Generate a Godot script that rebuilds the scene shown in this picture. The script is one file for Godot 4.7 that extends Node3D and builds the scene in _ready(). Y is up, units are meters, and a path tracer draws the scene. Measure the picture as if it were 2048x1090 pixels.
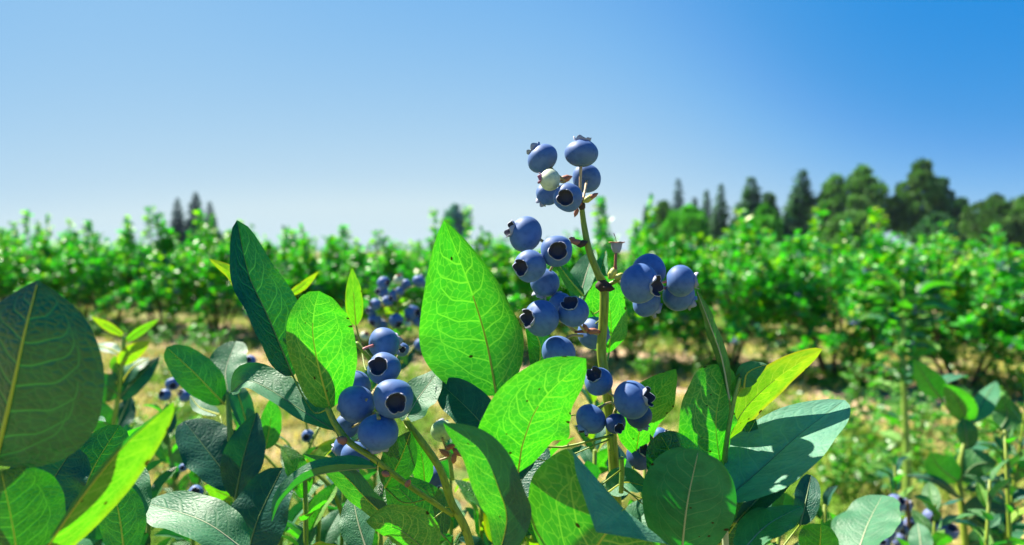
extends Node3D
# A blueberry field on a clear summer day: fruiting canes close to the lens, hedge rows and trees behind.

const F := 1220.0                      # focal length in photograph pixels (2048 wide)
const EYE := Vector3(0, 1.1, 0)
const PITCH := -2.1
const SUN := Vector3(-0.49, 0.77, -0.42)   # towards the sun

var view := Transform3D(Basis.from_euler(Vector3(deg_to_rad(PITCH), 0, 0)), EYE)
var rng := RandomNumberGenerator.new()
var M := {}
var reach := 1.0                       # how much farther a cane stands than its list says
var taken := {}
var axis := {}                         # points along the stems of each cane

# ---------------------------------------------------------------- helpers
func at(px: float, py: float, d: float) -> Vector3:
	d *= reach
	return view * Vector3((px - 1024.0) / F * d, -(py - 545.0) / F * d, -d)

func dirc(v: Vector3) -> Vector3:
	return (view.basis * v).normalized()

func lin(r: float, g: float, b: float) -> Color:
	return Color(r, g, b).linear_to_srgb()

func rf(a: float, b: float) -> float:
	return rng.randf_range(a, b)

func numbered(called: String) -> String:
	var n: int = taken.get(called, 0)
	taken[called] = n + 1
	return called if n == 0 else "%s_%03d" % [called, n]

func tag(o: Node, label: String, category: String, group := "") -> void:
	o.set_meta("label", label)
	o.set_meta("category", category)
	if group:
		o.set_meta("group", group)

func thing(called: String, label: String, category: String, where := Vector3.ZERO, group := "") -> Node3D:
	var o := Node3D.new()
	o.name = numbered(called)
	add_child(o)
	o.position = where
	tag(o, label, category, group)
	return o

func part(called: String, mesh: Mesh, mat: Material, parent: Node3D) -> MeshInstance3D:
	var o := MeshInstance3D.new()
	o.name = called
	o.mesh = mesh
	if mat:
		o.material_override = mat
	parent.add_child(o, true)
	return o

func struct(called: String, mesh: Mesh, mat: Material) -> MeshInstance3D:
	var o := part(numbered(called), mesh, mat, self)
	o.set_meta("kind", "structure")
	return o

func catmull(p: Array, t: float) -> Vector3:
	var n := p.size() - 1
	var x := clampf(t, 0.0, 1.0) * n
	var i := mini(int(x), n - 1)
	var u := x - i
	var p1: Vector3 = p[i]
	var p2: Vector3 = p[i + 1]
	var p0: Vector3 = p[i - 1] if i > 0 else p1 * 2.0 - p2
	var p3: Vector3 = p[i + 2] if i + 2 <= n else p2 * 2.0 - p1
	return p1.cubic_interpolate(p2, p0, p3, u)

func add_tube(st: SurfaceTool, p: Array, r: Array, sides := 7, steps := 0, off := Vector3.ZERO) -> void:
	# a smooth tapered tube along the points, closed at both ends
	var n: int = steps if steps > 0 else (p.size() - 1) * 4
	var base: int = st.get_meta("n", 0)
	var side := Vector3.ZERO
	for k in n + 1:
		var t := float(k) / n
		var c := catmull(p, t) - off
		var tn := (catmull(p, minf(t + 0.01, 1.0)) - catmull(p, maxf(t - 0.01, 0.0))).normalized()
		if side == Vector3.ZERO:
			side = tn.cross(Vector3(0.31, 0.2, 0.93)).normalized()
		side = (side - tn * side.dot(tn)).normalized()
		var up := tn.cross(side)
		var x := t * (r.size() - 1)
		var i := mini(int(x), r.size() - 2)
		var rad: float = lerpf(r[i], r[i + 1], x - i)
		for s in sides:
			var a := TAU * s / sides
			st.set_uv(Vector2(float(s) / sides, t))
			st.add_vertex(c + (side * cos(a) + up * sin(a)) * rad)
	for k in n:
		for s in sides:
			var a := base + k * sides + s
			var b := base + k * sides + (s + 1) % sides
			for q in [a, b, a + sides, b, b + sides, a + sides]:
				st.add_index(q)
	for e in [0, n]:
		for s in range(1, sides - 1):
			for q in ([0, s + 1, s] if e == 0 else [0, s, s + 1]):
				st.add_index(base + e * sides + q)
	st.set_meta("n", base + (n + 1) * sides)

func begin() -> SurfaceTool:
	var st := SurfaceTool.new()
	st.begin(Mesh.PRIMITIVE_TRIANGLES)
	return st

func tube(p: Array, r: Array, sides := 7, steps := 0, off := Vector3.ZERO) -> ArrayMesh:
	var st := begin()
	add_tube(st, p, r, sides, steps, off)
	st.generate_normals()
	return st.commit()

func px(list: Array) -> Array:
	# a flat list x, y, depth, x, y, depth ... as points
	var out := []
	for i in range(0, list.size(), 3):
		out.append(at(list[i], list[i + 1], list[i + 2]))
	return out

func mat(color: Color, rough := 0.7, spec := 0.5) -> StandardMaterial3D:
	var m := StandardMaterial3D.new()
	m.albedo_color = color
	m.roughness = rough
	m.metallic_specular = spec
	m.cull_mode = BaseMaterial3D.CULL_DISABLED
	return m

func noise(kind: int, freq: float, sd: int, octaves := 4) -> FastNoiseLite:
	var n := FastNoiseLite.new()
	n.noise_type = kind
	n.frequency = freq
	n.seed = sd
	n.fractal_octaves = octaves
	return n

func noise_tex(n: FastNoiseLite, w: int, stops: Array, seamless := true) -> ImageTexture:
	# stops: [position, linear colour]
	var im := n.get_seamless_image(w, w) if seamless else n.get_image(w, w)
	im.convert(Image.FORMAT_L8)
	var src := im.get_data()
	var lut := PackedByteArray()
	for k in 256:
		var v := k / 255.0
		var c: Color = stops[stops.size() - 1][1]
		for i in stops.size() - 1:
			if v <= stops[i + 1][0]:
				c = stops[i][1].lerp(stops[i + 1][1], clampf((v - stops[i][0]) / (stops[i + 1][0] - stops[i][0]), 0, 1))
				break
		c = c.linear_to_srgb()
		lut.append_array([int(c.r * 255), int(c.g * 255), int(c.b * 255)])
	var out := PackedByteArray()
	out.resize(src.size() * 3)
	for i in src.size():
		var k := src[i] * 3
		out[i * 3] = lut[k]
		out[i * 3 + 1] = lut[k + 1]
		out[i * 3 + 2] = lut[k + 2]
	return ImageTexture.create_from_image(Image.create_from_data(w, w, false, Image.FORMAT_RGB8, out))

# ---------------------------------------------------------------- leaf textures
const LW := 256
const LH := 512

func stamp(a: PackedFloat32Array, x: float, y: float, r: float, v: float) -> void:
	for j in range(maxi(0, int(y - r - 1)), mini(LH, int(y + r + 2))):
		for i in range(maxi(0, int(x - r - 1)), mini(LW, int(x + r + 2))):
			var d := Vector2(i - x, j - y).length() / r
			if d < 1.0:
				var k := j * LW + i
				a[k] = maxf(a[k], v * (1.0 - d * d))

func vein_map(sd: int) -> Array:
	# [vein strength, quilting] over the blade; u across with the midrib in the middle, v from base to tip
	var g := RandomNumberGenerator.new()
	g.seed = sd
	var a := PackedFloat32Array()
	a.resize(LW * LH)
	var q := PackedFloat32Array()
	q.resize(LW * LH)
	for side in [-1.0, 1.0]:
		var v0 := g.randf_range(0.03, 0.06)
		while v0 < 0.86:
			var reach: float = g.randf_range(0.68, 0.80)
			var rise: float = g.randf_range(0.27, 0.35) * (1.0 - 0.5 * v0)
			var wob := g.randf_range(0, TAU)
			for k in 240:
				var t := k / 239.0
				var s := reach * (1.0 - pow(1.0 - t, 1.3)) + 0.012 * sin(t * 9.0 + wob)
				if t > 0.8:
					s -= (t - 0.8) * 0.7 * reach
				var v := v0 + rise * (0.55 * t + 0.45 * t * t * t) + 0.004 * sin(t * 14.0 + wob)
				stamp(a, (0.5 + 0.5 * side * s) * LW, v * LH, lerpf(3.2, 1.7, t), lerpf(1.0, 0.7, t))
				stamp(q, (0.5 + 0.5 * side * s) * LW, v * LH, lerpf(9.0, 6.0, t), lerpf(1.0, 0.7, t))
			v0 += g.randf_range(0.09, 0.145)
	for j in LH:
		stamp(q, 0.5 * LW, j, 10.0, 1.0)
		stamp(a, 0.5 * LW, j, lerpf(5.0, 2.0, float(j) / LH), 1.0)
	var cell := noise(FastNoiseLite.TYPE_CELLULAR, 0.052, sd, 1)
	cell.fractal_type = FastNoiseLite.FRACTAL_NONE
	cell.cellular_return_type = FastNoiseLite.RETURN_DISTANCE2_SUB
	cell.cellular_jitter = 0.95
	cell.domain_warp_enabled = true
	cell.domain_warp_amplitude = 9.0
	cell.domain_warp_frequency = 0.03
	var fine := cell.duplicate()
	fine.frequency = 0.13
	var ci := cell.get_image(LW, LH, false, false, false)
	var fi: Image = fine.get_image(LW, LH, false, false, false)
	ci.convert(Image.FORMAT_L8)
	fi.convert(Image.FORMAT_L8)
	var cd := ci.get_data()
	var fd := fi.get_data()
	for k in LW * LH:
		var e := clampf(1.0 - (cd[k] - 1.0) / 22.0, 0.0, 1.0)
		var e2 := clampf(1.0 - fd[k] / 26.0, 0.0, 1.0)
		a[k] = maxf(a[k], maxf(e * 0.5, e2 * 0.10))
		q[k] = maxf(q[k], clampf(1.0 - cd[k] / 90.0, 0.0, 1.0) * 0.7)
	return [a, q]

func leaf_tex(a: PackedFloat32Array, blade: Color, rim: Color, vein: Color, keep: float, sd: int, spots := 0, gam := 1.0, tipf := 0.0) -> ImageTexture:
	var g := RandomNumberGenerator.new()
	g.seed = sd + 77
	var blot := noise(FastNoiseLite.TYPE_SIMPLEX, 0.011, sd + 3, 3).get_image(LW, LH)
	blot.convert(Image.FORMAT_L8)
	var bd := blot.get_data()
	var sp := []
	for i in spots:
		sp.append(Vector3(g.randf_range(30, LW - 30), g.randf_range(60, LH - 60), g.randf_range(2.0, 5.5)))
		if i % 2 == 0:      # a scorched nick on the margin
			sp.append(Vector3(g.randf_range(0, 8) if i % 4 else LW - g.randf_range(0, 8), g.randf_range(150, LH - 30), g.randf_range(5.0, 11.0)))
	var out := PackedByteArray()
	out.resize(LW * LH * 3)
	for j in LH:
		for i in LW:
			var k := j * LW + i
			var e := absf(i / (LW * 0.5) - 1.0)
			var c := blade.lerp(rim, clampf(maxf((e - 0.72) / 0.28 * 0.7, tipf * ((j + (bd[k] - 128) * 1.2) / LH - 0.55) * 2.0), 0, 1))
			c = c * (0.84 + 0.32 * bd[k] / 255.0)
			c = c.lerp(vein, pow(a[k], gam) * keep)
			for s in sp:
				var d: float = Vector2(i - s.x, j - s.y).length() / s.z
				if d < 1.3:
					c = c.lerp(Color(0.07, 0.035, 0.012), clampf((1.3 - d) / 0.5, 0, 1))
			c = Color(clampf(c.r, 0, 1), clampf(c.g, 0, 1), clampf(c.b, 0, 1)).linear_to_srgb()
			out[k * 3] = int(c.r * 255)
			out[k * 3 + 1] = int(c.g * 255)
			out[k * 3 + 2] = int(c.b * 255)
	return ImageTexture.create_from_image(Image.create_from_data(LW, LH, false, Image.FORMAT_RGB8, out))

func height_tex(q: PackedFloat32Array, sd: int) -> ImageTexture:
	var gr := noise(FastNoiseLite.TYPE_SIMPLEX, 0.12, sd, 2).get_image(LW, LH)
	gr.convert(Image.FORMAT_L8)
	var gd := gr.get_data()
	var out := PackedByteArray()
	out.resize(LW * LH)
	for k in LW * LH:
		out[k] = int(clampf((1.0 - q[k]) * 0.82 + gd[k] / 255.0 * 0.16, 0, 1) * 255)
	return ImageTexture.create_from_image(Image.create_from_data(LW, LH, false, Image.FORMAT_L8, out))

func leaf_mat(tex: Texture2D, h: Texture2D, through: Color, rough: float, spec: float, bump: float, tint := Color.WHITE) -> StandardMaterial3D:
	var m := mat(tint, rough, spec)
	m.albedo_texture = tex
	m.backlight_enabled = true
	m.backlight = through.linear_to_srgb()
	m.heightmap_enabled = true
	m.heightmap_texture = h
	m.heightmap_scale = bump
	m.heightmap_flip_texture = false
	return m

# ---------------------------------------------------------------- leaves
func profile(t: float, peak: float, q: float) -> float:
	# half width along the blade: round at the base, pointed at the tip
	var p := q * peak / (1.0 - peak)
	var top := pow(peak, p) * pow(1.0 - peak, q)
	return pow(clampf(t, 0, 1), p) * pow(clampf(1.0 - t, 0, 1), q) / top

func blade(c: Callable, toward: Callable, wl: float, wr: float, al: float, ar: float, o: Dictionary, nt: int, ns: int) -> Array:
	# the two halves of a leaf as meshes; angles tilt each half out of the picture plane, towards the viewer when positive
	var peak: float = o.get("peak", 0.42)
	var q: float = o.get("q", 0.9)
	var twist: float = o.get("tw", 0.0)
	var ruf: float = o.get("ruf", 8.0)
	var ph: float = o.get("ph", 0.0)
	var out := []
	for side in [-1.0, 1.0]:
		var w: float = wl if side < 0 else wr
		var ang: float = deg_to_rad(al if side < 0 else ar)
		var curl: float = deg_to_rad(o.get("cl" if side < 0 else "cr", o.get("curl", 0.0)))
		var fold_at: float = o.get("fold_l" if side < 0 else "fold_r", 2.0)
		var fold_by: float = deg_to_rad(o.get("fold_by", 165.0))
		var main := begin()
		var verts := PackedVector3Array()
		for k in nt + 1:
			var t := float(k) / nt
			var p: Vector3 = c.call(t)
			var tn: Vector3 = (c.call(minf(t + 0.02, 1.0)) - c.call(maxf(t - 0.02, 0.0))).normalized()
			var s := tn.cross(toward.call(p)).normalized()
			if o.has("side"):
				s = o.side
			var n := s.cross(tn).normalized()
			var half: float = w * profile(t, peak, q)
			var tilt := deg_to_rad(twist) * (t - 0.4)
			var f_at := fold_at
			if fold_at < 1.5 and o.has("fold_line"):   # the fold runs from [t, s] to [t, s]
				var fl: Array = o.fold_line
				f_at = lerpf(fl[1], fl[3], clampf((t - fl[0]) / (fl[2] - fl[0]), 0, 1)) if t > fl[0] else 2.0
			for j in ns + 1:
				var x := float(j) / ns
				if j > 0:
					var a: float = ang + curl * x * x + tilt * side
					a += deg_to_rad(ruf) * sin(t * 11.0 + ph + side * 1.3) * x + deg_to_rad(ruf * 0.5) * sin(t * 23.0 + ph * 2.0 + side) * x
					if x > f_at:
						a += fold_by * smoothstep(f_at, f_at + 0.16, x)
					p += (s * side * cos(a) + n * sin(a)) * half / ns
				verts.append(p)
				main.set_uv(Vector2(0.5 + 0.5 * side * x, t))
				main.add_vertex(p)
		for k in nt:
			for j in ns:
				var a := k * (ns + 1) + j
				var b := a + ns + 1
				var ix := [a, b, a + 1, a + 1, b, b + 1] if side > 0 else [a, a + 1, b, a + 1, b + 1, b]
				for i in ix:
					main.add_index(i)
		main.generate_normals()
		out.append(main.commit())
		if o.has("bend"):      # past the bend the other side of the blade is seen
			var from := int(o.bend[0] * nt)
			var arr: Array = out[out.size() - 1].surface_get_arrays(0)
			var ix: PackedInt32Array = arr[Mesh.ARRAY_INDEX]
			var cut := from * ns * 6
			for seg in [ix.slice(0, cut), ix.slice(cut)]:
				var a2 := arr.duplicate()
				a2[Mesh.ARRAY_INDEX] = seg
				var m := ArrayMesh.new()
				m.add_surface_from_arrays(Mesh.PRIMITIVE_TRIANGLES, a2)
				out.append(m)
			out.remove_at(out.size() - 3)
	return out

func two(meshes: Array) -> ArrayMesh:
	# both halves as one mesh with a surface each
	var m := ArrayMesh.new()
	for h in meshes:
		m.add_surface_from_arrays(Mesh.PRIMITIVE_TRIANGLES, h.surface_get_arrays(0))
	return m

func leaf(parent: Node3D, list: Array, wl: float, wr: float, al: float, ar: float, ml: String, mr := "", o := {}) -> MeshInstance3D:
	var p := px(list)
	var dm := 0.0
	for i in range(2, list.size(), 3):
		dm += list[i] * 3.0 / list.size()
	var base: Vector3 = p[0]
	var k := dm * reach / F
	o = o.duplicate()
	o.ph = o.get("ph", rf(0, TAU))
	if not o.has("sun") and mr == "":
		if ml.begins_with("under") or ml.begins_with("yellow"):
			o.sun = -0.75
		elif ml.begins_with("top"):
			o.sun = 0.45
			o.glare = true
			o.lim = 58.0
		elif ml.begins_with("quilt"):
			o.sun = 0.15
			o.lim = 30.0
	if o.get("sun", 9.0) < 2.0:
		# roll the blade about its midrib until the sun meets it at the wanted angle
		var tm: Vector3 = (catmull(p, 0.8) - catmull(p, 0.2)).normalized()
		var s0 := tm.cross((EYE - catmull(p, 0.5)).normalized()).normalized()
		var n0 := s0.cross(tm)
		var best := 0.0
		var cost := 99.0
		var lim: float = o.get("lim", 45.0)
		for i in 37:
			var a := lerpf(-lim, lim, i / 36.0)
			var n := n0 * cos(deg_to_rad(a)) - s0 * sin(deg_to_rad(a))
			var e := absf(n.dot(SUN.normalized()) - o.sun) + absf(a) * 0.002
			if o.has("glare"):
				e = 1.0 - n.dot((SUN.normalized() + (EYE - catmull(p, 0.5)).normalized()).normalized())
			if e < cost:
				cost = e
				best = a
		al -= best
		ar += best
		wl /= maxf(cos(deg_to_rad(best)), 0.5)
		wr /= maxf(cos(deg_to_rad(best)), 0.5)
	var c := func(t: float) -> Vector3: return catmull(p, t) - base
	if o.has("side_px"):
		o.side = dirc(Vector3(o.side_px[0], -o.side_px[1], 0))
	var toward := func(q: Vector3) -> Vector3: return (EYE - base - q).normalized()
	var m := two(blade(c, toward, wl * k, wr * k, al, ar, o, o.get("nt", 26), o.get("ns", 9)))
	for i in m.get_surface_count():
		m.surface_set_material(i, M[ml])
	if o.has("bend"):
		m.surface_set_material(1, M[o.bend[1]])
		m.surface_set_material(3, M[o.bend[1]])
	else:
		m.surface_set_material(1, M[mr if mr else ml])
	var l := part("leaf", m, null, parent)
	l.position = base - parent.position
	# the midrib, running on into the leaf stalk
	var rib := []
	var rad := []
	var r0: float = o.get("rib", 2.6) * k
	var thin := 0.6 if ml.begins_with("under") or ml.begins_with("yellow") else 0.9
	var lift: float = o.get("lift", 0.7) * k
	var from: Vector3 = p[0]
	if o.has("stalk"):
		from = at(o.stalk[0], o.stalk[1], o.stalk[2])
	var near := Vector3.INF       # the leaf stalk runs back to the nearest stem of its cane
	for q in axis.get(parent, []):
		if q.distance_to(from) + maxf(q.y - from.y, 0.0) < near.distance_to(from) + maxf(near.y - from.y, 0.0) or near == Vector3.INF:
			near = q
	if near != Vector3.INF and near.distance_to(from) < 0.10:
		var way := [near - base]
		if near.distance_to(from) > 0.008:
			way.append(near.lerp(from, 0.55) - base - Vector3(0, 0.2, 0) * near.distance_to(from))
		way.append(from - base)
		if from != p[0]:
			way.append(Vector3.ZERO)
		part("leaf_stalk", tube(way, [r0 * 0.6, r0 * 0.5, r0 * 0.75], 6), M.stem_green, l)
	elif from != p[0]:
		part("leaf_stalk", tube([from - base, Vector3.ZERO], [r0 * 0.9, r0 * 0.8], 6), M.stem_green, l)
	for i in 9:
		var t := i / 8.0 * (0.62 if thin < 0.8 else 0.97)
		var q: Vector3 = c.call(t)
		rib.append(q + toward.call(q) * lift)
		rad.append(lerpf(r0 * thin, r0 * 0.14, pow(t, 0.8)))
	part("midrib", tube(rib, rad, 6), M[o.get("ribm", "rib")], l)
	return l

func stem(parent: Node3D, called: String, list: Array, widths: Array, m: String, sides := 9) -> MeshInstance3D:
	var p := px(list)
	var r := []
	for i in widths.size():
		r.append(widths[i] * 0.5 * list[2] * reach / F)
	if not axis.has(parent):
		axis[parent] = []
	for i in p.size() * 6:
		axis[parent].append(catmull(p, (i + 0.5) / (p.size() * 6.0)))
	var s := part(called, tube(p, r, sides, (p.size() - 1) * 6, p[0]), M[m], parent)
	s.position = p[0] - parent.position
	return s

# ---------------------------------------------------------------- berries
var berry_body := []
var berry_crown := []

func make_berries() -> void:
	for v in 5:
		var g := RandomNumberGenerator.new()
		g.seed = 50 + v
		var flat: float = [0.90, 0.84, 0.93, 0.87, 0.80][v]
		var edge: float = [0.44, 0.47, 0.42, 0.50, 0.45][v]
		var seg := 40
		var dents := []
		for i in 3:
			dents.append([g.randf_range(0, TAU), g.randf_range(0.02, 0.045), i + 2])
		var st := begin()
		var rows := 26
		for k in rows + 1:
			var th := lerpf(PI - 0.02, edge, float(k) / rows)
			for s in seg + 1:
				var a := TAU * s / seg
				var r := 1.0
				for d in dents:
					r += d[1] * 0.5 * sin(d[2] * a + d[0]) * sin(th) * sin(th)
				var y := cos(th) * flat
				if th > 2.75:
					y += (th - 2.75) * 0.22       # the small dimple where the stalk sits
				var near := clampf((0.85 - th) / 0.4, 0, 1)
				y += 0.03 * near * cos(5.0 * a)
				st.set_uv(Vector2(float(s) / seg, float(k) / rows))
				st.add_vertex(Vector3(sin(th) * cos(a) * r, y, sin(th) * sin(a) * r))
		for k in rows:
			for s in seg:
				var a := k * (seg + 1) + s
				for i in [a, a + 1, a + seg + 1, a + 1, a + seg + 2, a + seg + 1]:
					st.add_index(i)
		st.generate_normals()
		berry_body.append(st.commit())
		# the crown: five lobes round a sunken disc
		var r0 := sin(edge)
		var y0 := cos(edge) * flat
		var ring := [[r0 * 1.02, y0 - 0.02, 0.0], [r0 * 1.08, y0 + 0.06, 0.35], [r0 * 1.20, y0 + 0.13, 1.0], [r0 * 1.10, y0 + 0.125, 1.0], [r0 * 0.88, y0 + 0.02, 0.2], [r0 * 0.80, y0 - 0.12, 0.0], [r0 * 0.45, y0 - 0.16, 0.0], [r0 * 0.22, y0 - 0.13, 0.0], [0.001, y0 - 0.15, 0.0]]
		var outer := begin()
		var inner := begin()
		var nn := [0, 0]
		var sg := 60
		for pass_ in 2:
			var t: SurfaceTool = outer if pass_ == 0 else inner
			var from := 0 if pass_ == 0 else 3
			var to := 3 if pass_ == 0 else 8
			for k in range(from, to + 1):
				for s in sg + 1:
					var a := TAU * s / sg
					var lobe := pow(absf(cos(2.5 * a)), 0.7) * (1.0 + 0.25 * sin(a * 2.0 + v)) - 0.4
					var wv: float = ring[k][2]
					var rr: float = ring[k][0] * (1.0 + 0.10 * wv * lobe + 0.03 * sin(a * 3.0 + v * 2.0) * wv)
					var yy: float = ring[k][1] + 0.17 * wv * lobe + 0.03 * wv * sin(7.0 * a + v)
					t.add_vertex(Vector3(cos(a) * rr, yy, sin(a) * rr))
			for k in to - from:
				for s in sg:
					var a := k * (sg + 1) + s
					for i in [a, a + 1, a + sg + 1, a + 1, a + sg + 2, a + sg + 1]:
						t.add_index(i)
			t.generate_normals()
		var m := ArrayMesh.new()
		m.add_surface_from_arrays(Mesh.PRIMITIVE_TRIANGLES, outer.commit_to_arrays())
		m.add_surface_from_arrays(Mesh.PRIMITIVE_TRIANGLES, inner.commit_to_arrays())
		m.surface_set_material(0, M.crown)
		m.surface_set_material(1, M.crater)
		berry_crown.append(m)

func berry(parent: Node3D, x: float, y: float, r: float, d: float, ax: Vector3, node := [], o := {}) -> MeshInstance3D:
	# ax points from the stalk to the crown, in the viewer's axes; node is where the stalk joins the cluster
	var v: int = o.get("v", rng.randi() % 5)
	var b := part("berry", berry_body[v], M[o.get("m", "berry")], parent)
	var up := dirc(ax)
	var sx := up.cross(dirc(Vector3(0.3, 0.4, 1.0))).normalized()
	var turn := rf(0, TAU)
	var s := r / F * d * reach
	var bas := Basis(sx, up, sx.cross(up)).rotated(up, turn).scaled(Vector3(s, s, s))
	b.transform = Transform3D(bas, at(x, y, d) - parent.position)
	var c := part("crown", berry_crown[v], null, b)
	if o.has("cm"):
		c.material_override = M[o.cm]
	if node.size():
		var inv := b.transform.affine_inverse()
		var goal: Vector3 = inv * (at(node[0], node[1], node[2]) - parent.position)
		var from := Vector3(0, -0.86, 0)
		part("stalk", tube([from + Vector3(0, 0.06, 0), from.lerp(goal, 0.4) - Vector3(0, 0.18, 0), goal], [0.10, 0.075, 0.10], 7, 8), M[o.get("sm", "stalk")], b)
	return b

# ---------------------------------------------------------------- free-standing shoots
var shoot_leaf := {}

func make_shoot_leaves() -> void:
	# leaves of unit length for shoots that are not drawn leaf by leaf
	for v in 6:
		var bend: float = [0.10, 0.28, -0.08, 0.18, 0.4, 0.05][v]
		var p := [Vector3(0, 0, 0), Vector3(0, 0.35, 0.04 + bend * 0.1), Vector3(0, 0.7, bend * 0.0), Vector3(0, 1.0, -bend * 0.45)]
		var c := func(t: float) -> Vector3: return catmull(p, t)
		var tw := func(_q: Vector3) -> Vector3: return Vector3(0, 0, 1)
		var w: float = [0.24, 0.27, 0.22, 0.29, 0.25, 0.23][v]
		var fold: float = [12, 25, 5, 18, 30, 40][v]
		shoot_leaf[v] = two(blade(c, tw, w, w, fold, fold, {"ruf": 7.0, "ph": v * 1.7, "curl": [0, -15, 10, -25, 12, 0][v]}, 14, 5))

func shoot(o: Node3D, p: Array, width: float, n: int, size: float, kinds: Array, sd: int, bare := 0.35, stem_m := "stem_green") -> void:
	# a stem through world points with leaves set round it, alternating
	var g := RandomNumberGenerator.new()
	g.seed = sd
	var s := part("stem", tube(p, [width, width * 0.8, width * 0.35], 7, (p.size() - 1) * 5, p[0]), M[stem_m], o)
	s.position = p[0] - o.position
	var az := g.randf_range(0, TAU)
	for i in n:
		var t := lerpf(bare, 1.0, (i + 0.5) / n)
		var q := catmull(p, t)
		az += 2.4 + g.randf_range(-0.3, 0.3)
		var rise := g.randf_range(0.1, 0.75) + 0.5 * t * t
		var y := Vector3(cos(az) * cos(rise), sin(rise), sin(az) * cos(rise))
		var z := (Vector3.UP - y * y.y).normalized().rotated(y, g.randf_range(-0.7, 0.7))
		var k := size * g.randf_range(0.65, 1.15) * (1.0 - 0.35 * maxf(0, t - 0.8) / 0.2)
		var l := part("leaf", shoot_leaf[g.randi() % 6], M[kinds[g.randi() % kinds.size()]], o)
		l.transform = Transform3D(Basis(y.cross(z) * k, y * k, z * k), q - o.position + y * 0.004)

func _ready() -> void:
	rng.seed = 11
	setup()
	materials()
	make_berries()
	make_shoot_leaves()
	field()
	trees()
	central_cane()
	right_cane()
	fruit_cane()
	left_cane()
	near_left_cane()
	small_shoots()
	fillers()

# ---------------------------------------------------------------- camera, sky, sun
func sky_color(el: float, az: float) -> Color:
	# clear air: pale towards the horizon and towards the sun, deep blue away from both
	var d := Vector3(sin(az) * cos(el), sin(el), -cos(az) * cos(el))
	var gamma := rad_to_deg(acos(clampf(d.dot(SUN.normalized()), -1, 1)))
	var e := rad_to_deg(maxf(el, 0.0))
	var side := rad_to_deg(wrapf(az, -PI, PI))
	var depth := 10.0 + 26.0 * exp(-pow(absf(side + 18.0) / 40.0, 4.0))
	var w := (0.72 + 0.40 * exp(-pow((side + 5.0) / 75.0, 2.0))) * exp(-e / depth)
	w = clampf(w + 0.6 * exp(-pow(gamma / 24.0, 2.0)), 0, 1)
	var ramp := [[0.0, Color8(2, 128, 220)], [0.2, Color8(48, 146, 226)], [0.40, Color8(81, 160, 230)], [0.5, Color8(102, 170, 235)], [0.62, Color8(126, 186, 239)], [0.79, Color8(161, 205, 240)], [0.93, Color8(190, 221, 241)], [1.0, Color8(212, 234, 243)]]
	var c: Color = ramp[7][1]
	for i in 7:
		if w <= ramp[i + 1][0]:
			c = ramp[i][1].lerp(ramp[i + 1][1], (w - ramp[i][0]) / (ramp[i + 1][0] - ramp[i][0]))
			break
	return c.srgb_to_linear() * (1.0 - 0.5 * smoothstep(22.0, 80.0, e))

func setup() -> void:
	var cam := Camera3D.new()
	cam.name = "camera"
	var ca := CameraAttributesPhysical.new()
	ca.frustum_focal_length = 12.0 / (545.0 / F)
	ca.frustum_focus_distance = 0.285
	ca.frustum_near = 0.02
	ca.frustum_far = 1200.0
	ca.exposure_aperture = 9.5
	ca.exposure_multiplier = 1.0
	cam.attributes = ca
	cam.transform = view
	add_child(cam)
	cam.fov = rad_to_deg(2.0 * atan(545.0 / F))
	cam.near = 0.02
	cam.far = 1200.0
	cam.current = true

	var im := Image.create(512, 256, false, Image.FORMAT_RGBF)
	for j in 256:
		var el := (0.5 - (j + 0.5) / 256.0) * PI
		for i in 512:
			im.set_pixel(i, j, sky_color(el, (i + 0.5) / 512.0 * TAU))
	var sm := PanoramaSkyMaterial.new()
	sm.panorama = ImageTexture.create_from_image(im)
	var env := Environment.new()
	env.background_mode = Environment.BG_SKY
	env.sky = Sky.new()
	env.sky.sky_material = sm
	env.tonemap_mode = Environment.TONE_MAPPER_LINEAR
	env.tonemap_exposure = 2.9
	env.background_energy_multiplier = 1.0 / 2.9
	env.fog_enabled = true
	env.fog_density = 0.00015
	env.fog_light_color = Color(0.78, 0.88, 1.0)
	env.sdfgi_enabled = true
	env.ssao_enabled = true
	env.ssil_enabled = true
	var we := WorldEnvironment.new()
	we.name = "world_environment"
	we.environment = env
	add_child(we)

	var sun := DirectionalLight3D.new()
	sun.name = "sun"
	sun.light_energy = 1.6
	sun.light_color = Color(1.0, 0.965, 0.90)
	sun.light_angular_distance = 0.5
	sun.shadow_enabled = true
	add_child(sun)
	sun.look_at_from_position(SUN * 50.0, Vector3.ZERO, Vector3.UP)

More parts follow.
